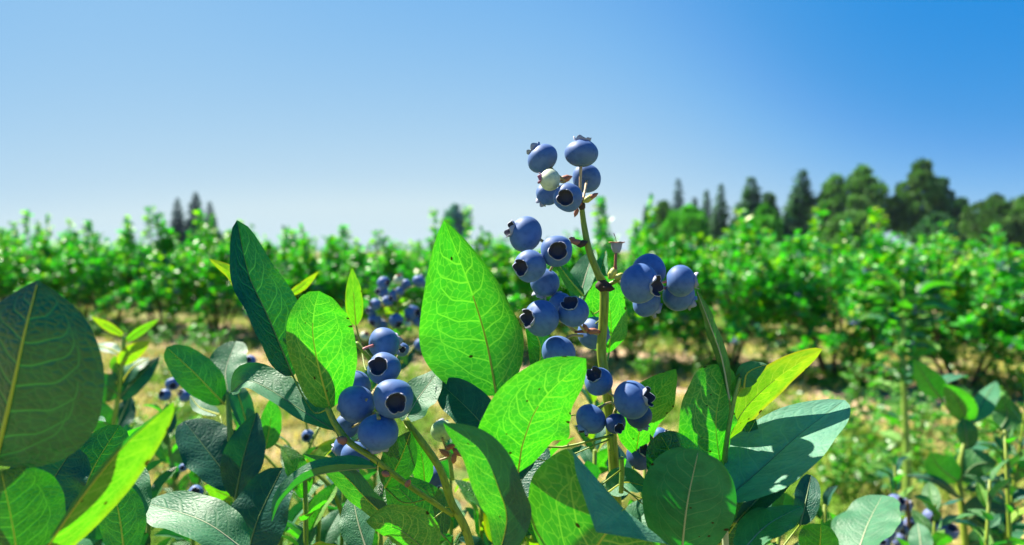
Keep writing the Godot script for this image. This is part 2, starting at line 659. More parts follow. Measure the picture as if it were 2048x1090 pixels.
# ---------------------------------------------------------------- materials
func materials() -> void:
	var glow := Color(0.22, 1.0, 0.045)
	for v in 2:
		var vm := vein_map(21 + v * 9)
		var h := height_tex(vm[1], 5 + v)
		var s := "" if v == 0 else "2"
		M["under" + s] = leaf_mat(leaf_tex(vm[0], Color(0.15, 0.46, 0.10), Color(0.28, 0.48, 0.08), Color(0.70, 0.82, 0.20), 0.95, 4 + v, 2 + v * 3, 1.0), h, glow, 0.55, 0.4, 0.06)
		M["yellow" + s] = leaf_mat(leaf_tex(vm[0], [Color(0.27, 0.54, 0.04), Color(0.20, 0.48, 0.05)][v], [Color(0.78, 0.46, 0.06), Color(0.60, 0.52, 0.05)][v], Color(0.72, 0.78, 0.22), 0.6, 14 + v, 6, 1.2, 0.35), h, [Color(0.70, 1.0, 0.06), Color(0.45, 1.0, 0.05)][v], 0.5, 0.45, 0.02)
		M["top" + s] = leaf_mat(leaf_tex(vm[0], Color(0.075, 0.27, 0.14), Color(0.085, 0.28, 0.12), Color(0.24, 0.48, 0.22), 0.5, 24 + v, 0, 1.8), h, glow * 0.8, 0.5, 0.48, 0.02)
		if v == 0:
			M.pale = leaf_mat(leaf_tex(vm[0], Color(0.15, 0.38, 0.26), Color(0.15, 0.38, 0.22), Color(0.30, 0.54, 0.34), 0.5, 54, 0, 1.8), h, glow * 0.6, 0.5, 0.5, 0.03)  # upper side again, sunlit look put into a lighter colour
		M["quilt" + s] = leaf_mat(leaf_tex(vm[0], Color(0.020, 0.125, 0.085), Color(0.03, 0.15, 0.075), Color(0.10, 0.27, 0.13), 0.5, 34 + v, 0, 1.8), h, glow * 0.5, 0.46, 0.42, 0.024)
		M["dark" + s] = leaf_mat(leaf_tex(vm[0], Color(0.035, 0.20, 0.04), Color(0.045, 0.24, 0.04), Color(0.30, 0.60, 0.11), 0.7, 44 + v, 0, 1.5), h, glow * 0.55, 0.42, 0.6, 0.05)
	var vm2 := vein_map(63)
	M.smooth = leaf_mat(leaf_tex(vm2[0], Color(0.055, 0.33, 0.15), Color(0.07, 0.36, 0.14), Color(0.30, 0.52, 0.26), 0.6, 92, 4, 2.2), height_tex(vm2[1], 8), glow * 0.9, 0.55, 0.4, 0.012)  # underside of a leaf in shade, the shade painted into its colour
	M.shade_leaf = leaf_mat(leaf_tex(vm2[0], Color(0.004, 0.088, 0.046), Color(0.006, 0.10, 0.045), Color(0.08, 0.44, 0.09), 0.6, 91, 0, 2.0), height_tex(vm2[1], 9), Color(0.02, 0.30, 0.05), 0.40, 0.55, 0.05)  # leaf lying in shade: the darkness is in the blade colour
	M.rib = mat(lin(0.70, 0.72, 0.16), 0.5)
	M.rib.backlight_enabled = true
	M.rib.backlight = Color(1.0, 1.0, 0.4)
	M.rib_tan = mat(lin(0.85, 0.58, 0.18), 0.5)
	M.rib_tan.backlight_enabled = true
	M.rib_tan.backlight = Color(1.0, 0.85, 0.4)
	M.rib_dim = mat(lin(0.15, 0.26, 0.09), 0.5)
	M.rib_pale = mat(lin(0.40, 0.45, 0.26), 0.5)
	var bark := noise_tex(noise(FastNoiseLite.TYPE_SIMPLEX, 0.02, 8), 128, [[0.0, Color(0.5, 0.5, 0.5)], [0.45, Color(0.85, 0.85, 0.85)], [1.0, Color(1, 1, 1)]])
	for kind in [["stem_green", lin(0.30, 0.42, 0.03)], ["stem_lime", lin(0.30, 0.50, 0.07)], ["stem_brown", lin(0.24, 0.13, 0.05)], ["stem_red", lin(0.42, 0.13, 0.07)]]:
		M[kind[0]] = mat(kind[1], 0.5, 0.5)
		M[kind[0]].albedo_texture = bark
		M[kind[0]].uv1_scale = Vector3(2, 6, 1)
	M.stem_pale = mat(lin(0.45, 0.52, 0.30), 0.5)
	M.stalk = mat(lin(0.42, 0.34, 0.14), 0.5)
	M.stalk_pink = mat(lin(0.70, 0.22, 0.20), 0.45)
	M.stalk_cream = mat(lin(0.66, 0.46, 0.24), 0.5)
	M.scar = mat(lin(0.06, 0.035, 0.025), 0.8)
	M.scale_red = mat(lin(0.42, 0.15, 0.09), 0.6)
	M.bud = mat(lin(0.55, 0.55, 0.10), 0.5)
	# bloom on the fruit: pale wax, rubbed thin in places
	var bloom := noise_tex(noise(FastNoiseLite.TYPE_SIMPLEX, 0.012, 3, 5), 256, [[0.0, Color(0.45, 0.52, 0.64)], [0.25, Color(0.72, 0.77, 0.84)], [0.42, Color(0.90, 0.92, 0.95)], [0.7, Color(1, 1, 1)], [1.0, Color(1.0, 1.0, 0.98)]])
	var grain := noise_tex(noise(FastNoiseLite.TYPE_SIMPLEX, 0.09, 9, 3), 128, [[0.0, Color(0, 0, 0)], [1.0, Color(1, 1, 1)]])
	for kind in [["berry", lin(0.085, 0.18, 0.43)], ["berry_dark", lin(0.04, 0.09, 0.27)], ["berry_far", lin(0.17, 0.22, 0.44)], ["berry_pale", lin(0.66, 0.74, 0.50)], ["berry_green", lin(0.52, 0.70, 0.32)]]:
		var m := mat(kind[1], 0.55, 0.4)
		m.albedo_texture = bloom
		m.uv1_triplanar = true
		m.uv1_scale = Vector3(0.6, 0.6, 0.6)
		m.rim_enabled = true
		m.rim = 0.2
		m.rim_tint = 0.5
		M[kind[0]] = m
	M.crown = mat(lin(0.36, 0.38, 0.50), 0.6)
	M.crater = mat(lin(0.040, 0.042, 0.075), 0.7, 0.35)
	M.crown_pink = mat(lin(0.32, 0.12, 0.24), 0.6)
	M.grain = mat(Color.WHITE)
	# far foliage takes its colour from each copy
	M.foliage = mat(Color.WHITE, 0.38, 0.6)
	M.foliage.vertex_color_use_as_albedo = true
	M.foliage.backlight_enabled = true
	M.foliage.backlight = lin(0.55, 0.98, 0.10)
	M.blades = mat(Color.WHITE, 0.7, 0.3)
	M.blades.vertex_color_use_as_albedo = true
	M.blades.backlight_enabled = true
	M.blades.backlight = lin(0.5, 0.6, 0.3)
	M.needles = mat(Color.WHITE, 0.75, 0.3)
	M.needles.vertex_color_use_as_albedo = true
	M.needles.backlight_enabled = true
	M.needles.backlight = lin(0.5, 0.7, 0.3)
	M.wood = mat(lin(0.13, 0.075, 0.045), 0.85)
	M.bark_far = mat(lin(0.07, 0.055, 0.045), 0.9)
	M.hose = mat(lin(0.018, 0.018, 0.02), 0.45)
	M.stake = mat(lin(0.22, 0.09, 0.05), 0.8)
	var soil := mat(Color.WHITE, 0.95, 0.2)
	soil.albedo_texture = noise_tex(noise(FastNoiseLite.TYPE_SIMPLEX, 0.012, 31, 5), 512, [[0.0, Color(0.08, 0.17, 0.03)], [0.45, Color(0.18, 0.22, 0.06)], [0.65, Color(0.34, 0.26, 0.13)], [1.0, Color(0.46, 0.35, 0.21)]])
	soil.uv1_triplanar = true
	soil.uv1_world_triplanar = true
	soil.uv1_scale = Vector3(0.35, 0.35, 0.35)
	M.soil = soil
	var mulch: StandardMaterial3D = soil.duplicate()
	mulch.albedo_texture = noise_tex(noise(FastNoiseLite.TYPE_SIMPLEX, 0.03, 41, 5), 512, [[0.0, Color(0.20, 0.13, 0.075)], [0.4, Color(0.46, 0.32, 0.20)], [1.0, Color(0.70, 0.53, 0.38)]])
	mulch.uv1_scale = Vector3(0.9, 0.9, 0.9)
	M.mulch = mulch
	for k in M:
		var c: Color = M[k].albedo_color.srgb_to_linear() * (0.84 if k.begins_with("berry") else 0.82)
		M[k].albedo_color = Color(c.r, c.g, c.b).linear_to_srgb()

# ---------------------------------------------------------------- the field behind
func small_leaf(w: float, bend: float) -> ArrayMesh:
	# a folded leaf of a few faces, unit length along +y, for foliage a few pixels across
	var st := begin()
	var p := [Vector3(0, 0, 0), Vector3(-w, 0.38, 0.09), Vector3(0, 0.42, 0), Vector3(w, 0.38, 0.09), Vector3(-w * 0.7, 0.72, 0.05 - bend), Vector3(0, 0.74, -bend * 0.7), Vector3(w * 0.7, 0.72, 0.05 - bend), Vector3(0, 1, -bend * 1.8)]
	for v in p:
		st.add_vertex(v)
	for i in [0, 2, 1, 0, 3, 2, 1, 2, 5, 1, 5, 4, 2, 3, 6, 2, 6, 5, 4, 5, 7, 5, 6, 7]:
		st.add_index(i)
	st.generate_normals()
	return st.commit()

func cloud_of(called: String, mesh: Mesh, m: Material, xf: Array, cols: Array, parent: Node3D) -> MultiMeshInstance3D:
	var mm := MultiMesh.new()
	mm.transform_format = MultiMesh.TRANSFORM_3D
	mm.use_colors = cols.size() > 0
	mm.mesh = mesh
	mm.instance_count = xf.size()
	for i in xf.size():
		mm.set_instance_transform(i, xf[i])
		if cols.size():
			mm.set_instance_color(i, cols[i])
	var o := MultiMeshInstance3D.new()
	o.name = called
	o.multimesh = mm
	o.material_override = m
	o.set_meta("kind", "stuff")
	parent.add_child(o, true)
	return o

func frame(y: Vector3, roll: float, k: float, at_: Vector3) -> Transform3D:
	var z := (Vector3.UP - y * y.y)
	z = z.normalized() if z.length() > 0.05 else Vector3(0, 0, 1)
	z = z.rotated(y, roll)
	return Transform3D(Basis(y.cross(z) * k, y * k, z * k), at_)

func leaf_color(up: float) -> Color:
	# new growth is yellower, older leaves deeper
	var r := rng.randf()
	if r < 0.16 + 0.2 * up:
		return Color(0.50, 0.78, 0.03) * rf(0.7, 1.1)
	if r < 0.75:
		return Color(0.10, 0.62, 0.06) * rf(0.7, 1.25)
	return Color(0.05, 0.36, 0.09) * rf(0.7, 1.2)

func make_bush(h: float, wide: float, leaves: int, fruit: int, sd: int) -> Node3D:
	rng.seed = sd
	var o := Node3D.new()
	var tips := []
	for i in 5:
		var a := TAU * i / 5.0 + rf(-0.5, 0.5)
		var b := Vector3(cos(a) * 0.07, 0.0, sin(a) * 0.07)
		var e := Vector3(cos(a) * wide * 0.30, h * 0.52, sin(a) * wide * 0.30)
		var mid := b.lerp(e, 0.5) + Vector3(rf(-0.05, 0.05), 0.05, rf(-0.05, 0.05))
		part("stem", tube([b - Vector3(0, 0.03, 0), mid, e], [0.017, 0.013, 0.007], 6, 6), M.wood, o)
	var twigs := begin()
	for i in 64:
		var a := rf(0, TAU)
		var u := sqrt(rng.randf())
		var from := Vector3(cos(a) * wide * 0.22 * u, h * rf(0.28, 0.5), sin(a) * wide * 0.22 * u)
		var top: float = h * (1.0 - 0.38 * u * u) * (rf(0.72, 1.0) if i % 7 else rf(0.98, 1.09))
		var to := Vector3(cos(a) * wide * 0.5 * u, top, sin(a) * wide * 0.5 * u)
		if i % 3 == 0:
			to = Vector3(cos(a) * wide * 0.56, h * rf(0.12, 0.5), sin(a) * wide * 0.56)
		var c := [from, from.lerp(to, 0.5) + Vector3(cos(a) * 0.05, 0.03, sin(a) * 0.05), to]
		tips.append(c)
		add_tube(twigs, c, [0.006, 0.004, 0.002], 4, 3)
	twigs.generate_normals()
	part("twigs", twigs.commit(), M.wood, o)
	var xf := []
	var cols := []
	for i in leaves:
		var c: Array = tips[rng.randi() % tips.size()]
		var t := pow(rng.randf(), 0.7)
		var q := catmull(c, t) + Vector3(rf(-1, 1), rf(-1, 1), rf(-1, 1)) * (0.055 - 0.03 * t)
		var out := Vector3(q.x, 0, q.z).normalized() if Vector2(q.x, q.z).length() > 0.02 else Vector3(1, 0, 0)
		var y := (out * rf(0.0, 1.0) + Vector3(rf(-0.8, 0.8), rf(-0.15, 1.0), rf(-0.8, 0.8))).normalized()
		xf.append(frame(y, rf(-1.2, 1.2), rf(0.05, 0.10), q))
		cols.append(leaf_color(clampf((q.y / h - 0.6) * 2.5, 0, 1)))
	cloud_of("foliage", M.small_leaf, M.foliage, xf, cols, o)
	if fruit:
		xf = []
		for i in fruit:
			var c: Array = tips[rng.randi() % tips.size()]
			var q := catmull(c, rf(0.55, 0.98))
			q += Vector3(q.x, 0, q.z).normalized() * 0.03
			for k in 7 + rng.randi() % 8:
				var s := rf(0.0065, 0.009)
				xf.append(Transform3D(Basis().scaled(Vector3(s, s, s)), q + Vector3(rf(-1, 1), rf(-1.2, 0.6), rf(-1, 1)) * 0.028))
		var sp := SphereMesh.new()
		sp.radius = 1.0
		sp.height = 1.85
		sp.radial_segments = 10
		sp.rings = 6
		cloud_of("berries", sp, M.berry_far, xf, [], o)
	return o

func place_bush(src: Node3D, x: float, z: float, k: float, ky: float, turn: float, label: String, group: String) -> void:
	var r: Node3D = src.duplicate()
	r.name = numbered("blueberry_bush")
	add_child(r)
	r.position = Vector3(x, 0, z)
	r.rotation.y = turn
	r.scale = Vector3(k, ky, k)
	tag(r, label, "bush", group)

const ORD := ["first", "second", "third", "fourth", "fifth", "sixth", "seventh", "eighth", "ninth", "tenth", "eleventh", "twelfth", "thirteenth", "fourteenth", "fifteenth", "sixteenth", "seventeenth", "eighteenth", "nineteenth", "twentieth", "twenty-first", "twenty-second", "twenty-third", "twenty-fourth", "twenty-fifth", "twenty-sixth", "twenty-seventh", "twenty-eighth", "twenty-ninth", "thirtieth", "thirty-first"]

func field() -> void:
	M.small_leaf = small_leaf(0.24, 0.10)
	# ground
	var g := PlaneMesh.new()
	g.size = Vector2(900, 900)
	var gr := struct("ground", g, M.soil)
	gr.position = Vector3(0, 0, -250)
	# the rows run slantwise away to the left
	var a := Vector3(3.35, 0, -5.1)
	var u := Vector3(-0.925, 0, -0.38).normalized()
	var n := Vector3(u.z, 0, -u.x)
	if n.z > 0:
		n = -n
	var strip := PlaneMesh.new()
	strip.size = Vector2(34, 2.1)
	var so := struct("soil_strip", strip, M.mulch)
	so.position = a + u * 9.0 - n * 0.45 + Vector3(0, 0.004, 0)
	so.rotation.y = -atan2(u.z, u.x)
	var src := []
	for i in 4:
		src.append(make_bush(1.45, 1.5, 5200, 64, 100 + i * 7))
	var back := []
	for i in 2:
		back.append(make_bush(1.50, 1.6, 3000, 14, 300 + i * 7))
	rng.seed = 77
	var count := 26
	for i in count:
		var s := 20.8 - i * 0.92
		var q := a + u * s + n * rf(-0.12, 0.12)
		var k := rf(0.94, 1.12)
		var ky := rf(0.80, 1.02) * lerpf(1.0, 1.22, clampf(s / 11.0, 0, 1))
		place_bush(src[i % 4], q.x, q.z, k, ky, rf(0, TAU), "%s blueberry bush from the left in the hedge row just behind the foreground canes" % ORD[i], "blueberry bushes in the nearest row")
	for r in 2:
		var off := 2.5 + r * 3.0
		for i in 18:
			var s := 17.5 - i * 1.15
			var q := a + u * s + n * (off + rf(-0.1, 0.1))
			place_bush(back[i % 2], q.x, q.z, rf(1.0, 1.15), rf(0.84, 0.95), rf(0, TAU), "%s blueberry bush from the left in the %s hedge row behind the nearest one" % [ORD[i], ["first", "second"][r]], "blueberry bushes in the rows behind")
	for o in src + back:
		o.free()
	# the drip hose along the near row, and two stakes
	var hp := []
	var hr := []
	for i in 28:
		hp.append(a + u * (21.0 - i * 0.9) + n * -0.10 + Vector3(0, 0.37 + 0.03 * sin(i * 1.9), 0))
	var h := part("drip_hose", tube(hp, [0.010, 0.010], 8, 90, hp[0]), M.hose, self)
	h.position = hp[0]
	tag(h, "black drip irrigation hose strung low along the nearest bush row", "hose")
	for w in [[1741.0, 770.0, 0.75, 0.016, "thin brown wooden stake standing under the bushes right of the yellow leaf", "stake"], [1750.0, 745.0, 1.36, 0.022, "rusty red stake top poking out of the hedge below the pair of broad trees", "stake"]]:
		var d: float = 1.1 * F / (w[1] - 500.0) if w[2] < 1.0 else 6.6
		var foot := at(w[0], w[1], d)
		foot.y = 0.0
		var t := thing("stake", w[4], w[5], foot)
		part("post", tube([Vector3(0, -0.03, 0), Vector3(0.01, w[2] * 0.5, 0), Vector3(0.0, w[2], 0)], [w[3], w[3] * 0.9, w[3] * 0.8], 7, 6), M.wood if w[2] < 1.0 else M.stake, t)
		part("post_cap", tube([Vector3(0, w[2] - 0.001, 0), Vector3(0, w[2] + 0.012, 0)], [w[3] * 0.95, w[3] * 0.6], 7, 2), M.wood, t)
	# grass and straw between the canes and the row
	rng.seed = 5
	var tuft := begin()
	for i in 7:
		var az := rf(0, TAU)
		var lean := rf(0.15, 0.8)
		var l := rf(0.6, 1.1)
		var d := Vector3(cos(az), 0, sin(az))
		var sd := Vector3(-d.z, 0, d.x) * 0.035
		var b := d * rf(0.0, 0.18)
		var m1 := b + d * lean * 0.4 * l + Vector3(0, 0.55 * l, 0)
		var tp := b + d * lean * 1.1 * l + Vector3(0, l * (1.0 - lean * 0.35), 0)
		var c0: int = tuft.get_meta("n", 0)
		for v in [b - sd, b + sd, m1 - sd * 0.8, m1 + sd * 0.8, tp]:
			tuft.add_vertex(v)
		for k in [0, 1, 2, 1, 3, 2, 2, 3, 4]:
			tuft.add_index(c0 + k)
		tuft.set_meta("n", c0 + 5)
	tuft.generate_normals()
	var tm := tuft.commit()
	var pat := noise(FastNoiseLite.TYPE_SIMPLEX, 0.55, 12, 3)
	var gx := []
	var gc := []
	var off_row := func(x: float, z: float) -> float: return absf((Vector3(x, 0, z) - a).dot(n))
	for i in 46000:
		var z := -1.3 - 12.0 * pow(rng.randf(), 1.5)
		var x := z * rf(-1.0, 1.0) * 0.95
		var v := pat.get_noise_2d(x, z)
		if v < -0.28 and rng.randf() < 0.8:
			continue
		if (Vector3(x, 0, z) - a).dot(n) > -1.35 and off_row.call(x, z) < 1.35 and rng.randf() < 0.95 - 1.3 * clampf(v + 0.35, 0, 1):
			continue
		var s := rf(0.045, 0.13)
		gx.append(Transform3D(Basis.from_euler(Vector3(0, rf(0, TAU), 0)).scaled(Vector3(s, s * rf(0.5, 1.0), s)), Vector3(x, 0, z)))
		var straw := Color(0.78, 0.64, 0.24) * rf(0.7, 1.2)
		var green := Color(0.24, 0.46, 0.04) * rf(0.7, 1.25)
		gc.append(straw.lerp(green, clampf(0.26 + v * 2.0 + rf(-0.5, 0.5), 0, 1)))
	var go := cloud_of("grass", tm, M.blades, gx, gc, self)
	tag(go, "short green grass mixed with dry straw on the ground between the rows", "grass")
	# low leafy weeds standing in the grass, built one by one
	rng.seed = 9
	var protos := []
	for v in 4:
		var w := Node3D.new()
		var xf := []
		var cols := []
		for i in 7:
			var az := rf(0, TAU)
			var tip := Vector3(cos(az) * rf(0.05, 0.2), rf(0.10, 0.30), sin(az) * rf(0.05, 0.2))
			part("stem", tube([Vector3.ZERO, tip * 0.5 + Vector3(0, 0.04, 0), tip], [0.003, 0.0025, 0.001], 4, 4), M.stem_lime, w)
			for k in 22:
				var q := catmull([Vector3.ZERO, tip * 0.5 + Vector3(0, 0.04, 0), tip], rf(0.2, 1.0))
				xf.append(frame(Vector3(rf(-1, 1), rf(0, 0.9), rf(-1, 1)).normalized(), rf(-1, 1), rf(0.02, 0.045), q))
				cols.append(Color(0.15, 0.46, 0.07) * rf(0.7, 1.3))
		cloud_of("foliage", M.small_leaf, M.foliage, xf, cols, w)
		protos.append(w)
	var spots := [[1300, 735], [1350, 745], [1400, 725], [1445, 745], [1285, 770], [1340, 705], [1480, 720], [1265, 715], [1390, 765], [1530, 745], [1430, 705], [1310, 755],
		[395, 680], [430, 665], [355, 850], [330, 760], [380, 905], [420, 720], [300, 930], [345, 990],
		[1700, 880], [1740, 930], [1680, 950], [1780, 870], [1860, 880], [1900, 900], [1960, 880], [1650, 900], [1720, 820], [1830, 930], [1990, 940], [1870, 980], [1760, 1000], [1700, 1010], [2020, 800], [1930, 770], [1660, 1000], [1950, 1010], [2010, 730], [1690, 740]]
	for i in 30:
		var q := a + u * rf(-1.0, 15.0) - n * rf(0.15, 1.5)
		spots.append([0.0, 0.0, q])
	spots.sort_custom(func(f, g2): return f[0] < g2[0] if f.size() < 3 or g2.size() < 3 else f[2].x < g2[2].x)
	var group_n := [0, 0, 0, 0]
	for i in spots.size():
		var wh := 0 if spots[i][0] < 600 else (1 if spots[i][0] < 1600 else 2)
		if spots[i].size() > 2:
			wh = 3
		group_n[wh] += 1
		var d: float = 1.1 * F / (spots[i][1] - 500.0)
		var q: Vector3 = spots[i][2] if wh == 3 else at(spots[i][0], spots[i][1], d)
		var w: Node3D = protos[i % 4].duplicate()
		w.name = numbered("leafy_weed")
		add_child(w)
		w.position = Vector3(q.x, 0, q.z)
		w.rotation.y = rf(0, TAU)
		var k := rf(0.8, 1.35)
		w.scale = Vector3(k, k, k)
		tag(w, "%s leafy green weed from the left in the %s" % [ORD[group_n[wh] - 1], ["grassy gap at lower left", "weedy patch behind the stem", "sunlit grass at lower right", "soil strip under the hedge"][wh]], "weed", "leafy weeds in the grass")
	for w in protos:
		w.free()
	# the tall pale stalk on the right
	var fd := 2.2
	var foot := at(1812, 985, fd)
	var top := at(1806, 560, fd)
	foot.y = 0.0
	var tw := thing("tall_weed", "tall lime green weed stalk with small leaves standing alone on the right", "weed", foot)
	var sp := [Vector3.ZERO, (top - foot) * 0.3 + Vector3(0.012, 0, 0), (top - foot) * 0.65, top - foot]
	part("stem", tube(sp, [0.014, 0.013, 0.010, 0.004], 8, 18), M.stem_lime, tw)
	rng.seed = 3
	for i in 96:
		var t := rf(0.62, 1.0) if i > 16 else rf(0.25, 0.62)
		var az := rf(0, TAU)
		var y := Vector3(cos(az), rf(-0.2, 0.7), sin(az)).normalized()
		var l := part("leaf", shoot_leaf[i % 6], M[["under", "dark", "under2", "top"][i % 4]], tw)
		l.transform = frame(y, rf(-0.6, 0.6), rf(0.05, 0.11), catmull(sp, t) + y * rf(0.0, 0.06))

# ---------------------------------------------------------------- trees beyond the field
func spray(w: float) -> ArrayMesh:
	# a small uneven fan of foliage
	var st := begin()
	var g := RandomNumberGenerator.new()
	g.seed = 4
	var n := 0
	for i in 7:
		var a := -1.2 + i * 0.4 + g.randf_range(-0.15, 0.15)
		var d := Vector3(sin(a) * w, cos(a), g.randf_range(-0.35, 0.35))
		var sd := Vector3(cos(a), -sin(a), 0.3) * 0.16
		var l := g.randf_range(0.55, 1.0)
		for v in [d * 0.1, d * l * 0.6 - sd, d * l, d * l * 0.6 + sd]:
			st.add_vertex(v)
		for k in [0, 1, 2, 0, 2, 3]:
			st.add_index(n + k)
		n += 4
	st.generate_normals()
	return st.commit()

func tree(kind: String, x: float, topy: float, wpx: float, d: float, tone: Color, label: String, sd: int, lean := 0.0) -> void:
	rng.seed = sd
	var base := at(x, 500, d)
	base.y = 0.0
	var h := 1.1 + (500.0 - topy) / F * d
	var w := wpx / F * d
	var t := thing("conifer_tree" if kind == "spruce" else ("shrub" if kind == "shrub" else "broad_tree"), label, "shrub" if kind == "shrub" else "tree", base)
	part("trunk", tube([Vector3(0, -0.2, 0), Vector3(w * 0.02, h * 0.4, 0), Vector3(lean * w * 0.6, h * 0.85, 0)], [h * 0.018 + 0.05, h * 0.013 + 0.03, 0.03], 7, 8), M.bark_far, t)
	var xf := []
	var cols := []
	if kind == "spruce":
		var y := h * 0.06
		while y < h * 0.985:
			var f := 1.0 - y / h
			var reach := w * 0.5 * (pow(f, 0.85) * 1.25 + 0.02) * rf(0.75, 1.12)
			var nb := 5 + int(6 * f)
			var a0 := rf(0, TAU)
			for b in nb:
				var a := a0 + TAU * b / nb + rf(-0.25, 0.25)
				var r := reach * rf(0.6, 1.12)
				var m := maxi(2, int(r / 0.30))
				for k in m:
					var q := (k + rf(0.3, 1.0)) / m
					var p := Vector3(cos(a) * r * q, y - 0.18 * r * q + 0.12 * r * q * q, sin(a) * r * q)
					var dir := Vector3(cos(a) + rf(-0.5, 0.5), rf(-0.5, 0.25), sin(a) + rf(-0.5, 0.5)).normalized()
					xf.append(frame(dir, rf(-0.8, 0.8), rf(0.6, 1.05) * clampf(w * 0.18, 0.75, 1.15) * (0.35 + 0.65 * sqrt(f)), p))
					cols.append(tone * rf(0.6, 1.35))
			y += h * rf(0.013, 0.024)
	else:
		var lobes := []
		var nl := 16 if kind == "broad" else 9
		for i in nl:
			var v := (i + 0.5) / nl
			var a := i * 2.4 + rf(-0.4, 0.4)
			var yy := h * lerpf(0.22 if kind == "broad" else 0.25, 0.86, v)
			var span := w * 0.5 * sin(PI * clampf(0.20 + 0.70 * v, 0, 1)) * rf(0.45, 0.68)
			lobes.append([Vector3(cos(a) * span + lean * w * v * 0.5, yy, sin(a) * span), w * rf(0.13, 0.22)])
			var limb := part("limb", tube([Vector3(lean * w * v * 0.3, yy * 0.7, 0), Vector3(cos(a) * span * 0.5 + lean * w * v * 0.4, yy * 0.88, sin(a) * span * 0.5), lobes[i][0]], [0.07, 0.05, 0.02], 5, 5), M.bark_far, t)
			limb.name = "limb" if i == 0 else "limb_%03d" % i
		lobes.append([Vector3(lean * w * 0.5, h * 0.93, 0), h * 0.07])
		for lb in lobes:
			var hue: Color = tone * rf(0.8, 1.2)
			var many := int(60 + 210 * lb[1])
			for k in mini(many, 420):
				var v := Vector3(rf(-1, 1), rf(-1, 1), rf(-1, 1))
				if v.length() > 1.0 or v.length() < 0.05:
					continue
				v = v.normalized() * pow(v.length(), 0.5) * lb[1] * rf(0.8, 1.12)
				v.y *= 0.85
				xf.append(frame((v.normalized() + Vector3(rf(-0.8, 0.8), rf(-0.6, 0.9), rf(-0.8, 0.8))).normalized(), rf(-1.5, 1.5), rf(0.35, 0.75), lb[0] + v))
				cols.append(hue * rf(0.65, 1.4))
	cloud_of("crown", M.spray, M.needles, xf, cols, t)

func trees() -> void:
	M.spray = spray(1.0)
	var blue := Color(0.09, 0.20, 0.20)  # bluish cast of distance haze put into the foliage colour
	var dark := Color(0.10, 0.25, 0.11)
	var mid := Color(0.18, 0.38, 0.10)
	var fresh := Color(0.14, 0.52, 0.05)
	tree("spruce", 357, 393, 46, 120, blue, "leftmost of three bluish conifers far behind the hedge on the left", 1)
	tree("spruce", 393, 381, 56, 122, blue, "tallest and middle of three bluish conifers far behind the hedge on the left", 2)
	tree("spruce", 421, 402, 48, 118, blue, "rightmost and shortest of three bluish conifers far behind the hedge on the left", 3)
	tree("broad", 910, 410, 64, 130, blue * 2.2, "small round hazy tree peeping over the hedge left of the stem's top berries", 4)  # paler tone paints the haze in front of it
	tree("spruce", 1292, 410, 34, 95, dark, "small conifer at the left end of the right-hand tree line", 5)
	tree("broad", 1326, 404, 62, 92, mid * 0.7, "low rounded dark tree just left of the tall thin conifer", 6)
	tree("spruce", 1355, 354, 52, 100, blue, "tall thin conifer with a sharp tip standing above the low tree line", 7)
	tree("spruce", 1388, 392, 44, 98, dark, "short conifer right of the tall thin one", 8)
	tree("spruce", 1412, 377, 44, 97, dark, "slim conifer left of the wider twin in mid tree line", 9)
	tree("spruce", 1440, 366, 58, 94, dark, "wider conifer beside the gap of sky in the tree line", 10)
	tree("shrub", 1375, 414, 100, 70, fresh, "bright green rounded shrub in front of the tall thin conifer", 11)
	tree("spruce", 1500, 352, 96, 88, dark, "broad based pointed conifer right of the gap of sky", 12)
	tree("broad", 1537, 388, 50, 90, mid * 0.8, "thin tree leaning against the broad based pointed conifer's right side", 13)
	tree("shrub", 1528, 415, 80, 66, fresh * 0.9, "green rounded shrub between two pointed conifers", 14)
	tree("spruce", 1602, 338, 108, 86, dark, "thick dark conifer left of the pair of broad trees", 15)
	tree("broad", 1668, 352, 84, 84, mid, "left and lower of the pair of broad green trees", 16)
	tree("broad", 1722, 334, 116, 82, mid, "right and taller of the pair of broad green trees", 17)
	tree("broad", 1826, 322, 112, 80, mid * 0.75, "tallest windswept tree with sky showing through its crown on the right", 18, 0.25)
	tree("broad", 1876, 356, 56, 82, dark, "narrow dark tree at the right shoulder of the tallest windswept tree", 19)
	tree("shrub", 1700, 428, 100, 60, mid, "dark green undergrowth below the pair of broad trees", 20)
	tree("shrub", 1870, 432, 90, 62, dark, "dark shrub at the foot of the tallest windswept tree", 21)
	tree("broad", 1918, 398, 70, 80, dark, "low dark tree right of the tallest windswept tree", 22)
	tree("broad", 1988, 394, 110, 72, mid * 0.7, "wide low blurred tree near the right edge", 23)
	tree("broad", 2052, 392, 90, 70, mid * 0.8, "blurred tree cut off by the right edge", 24)

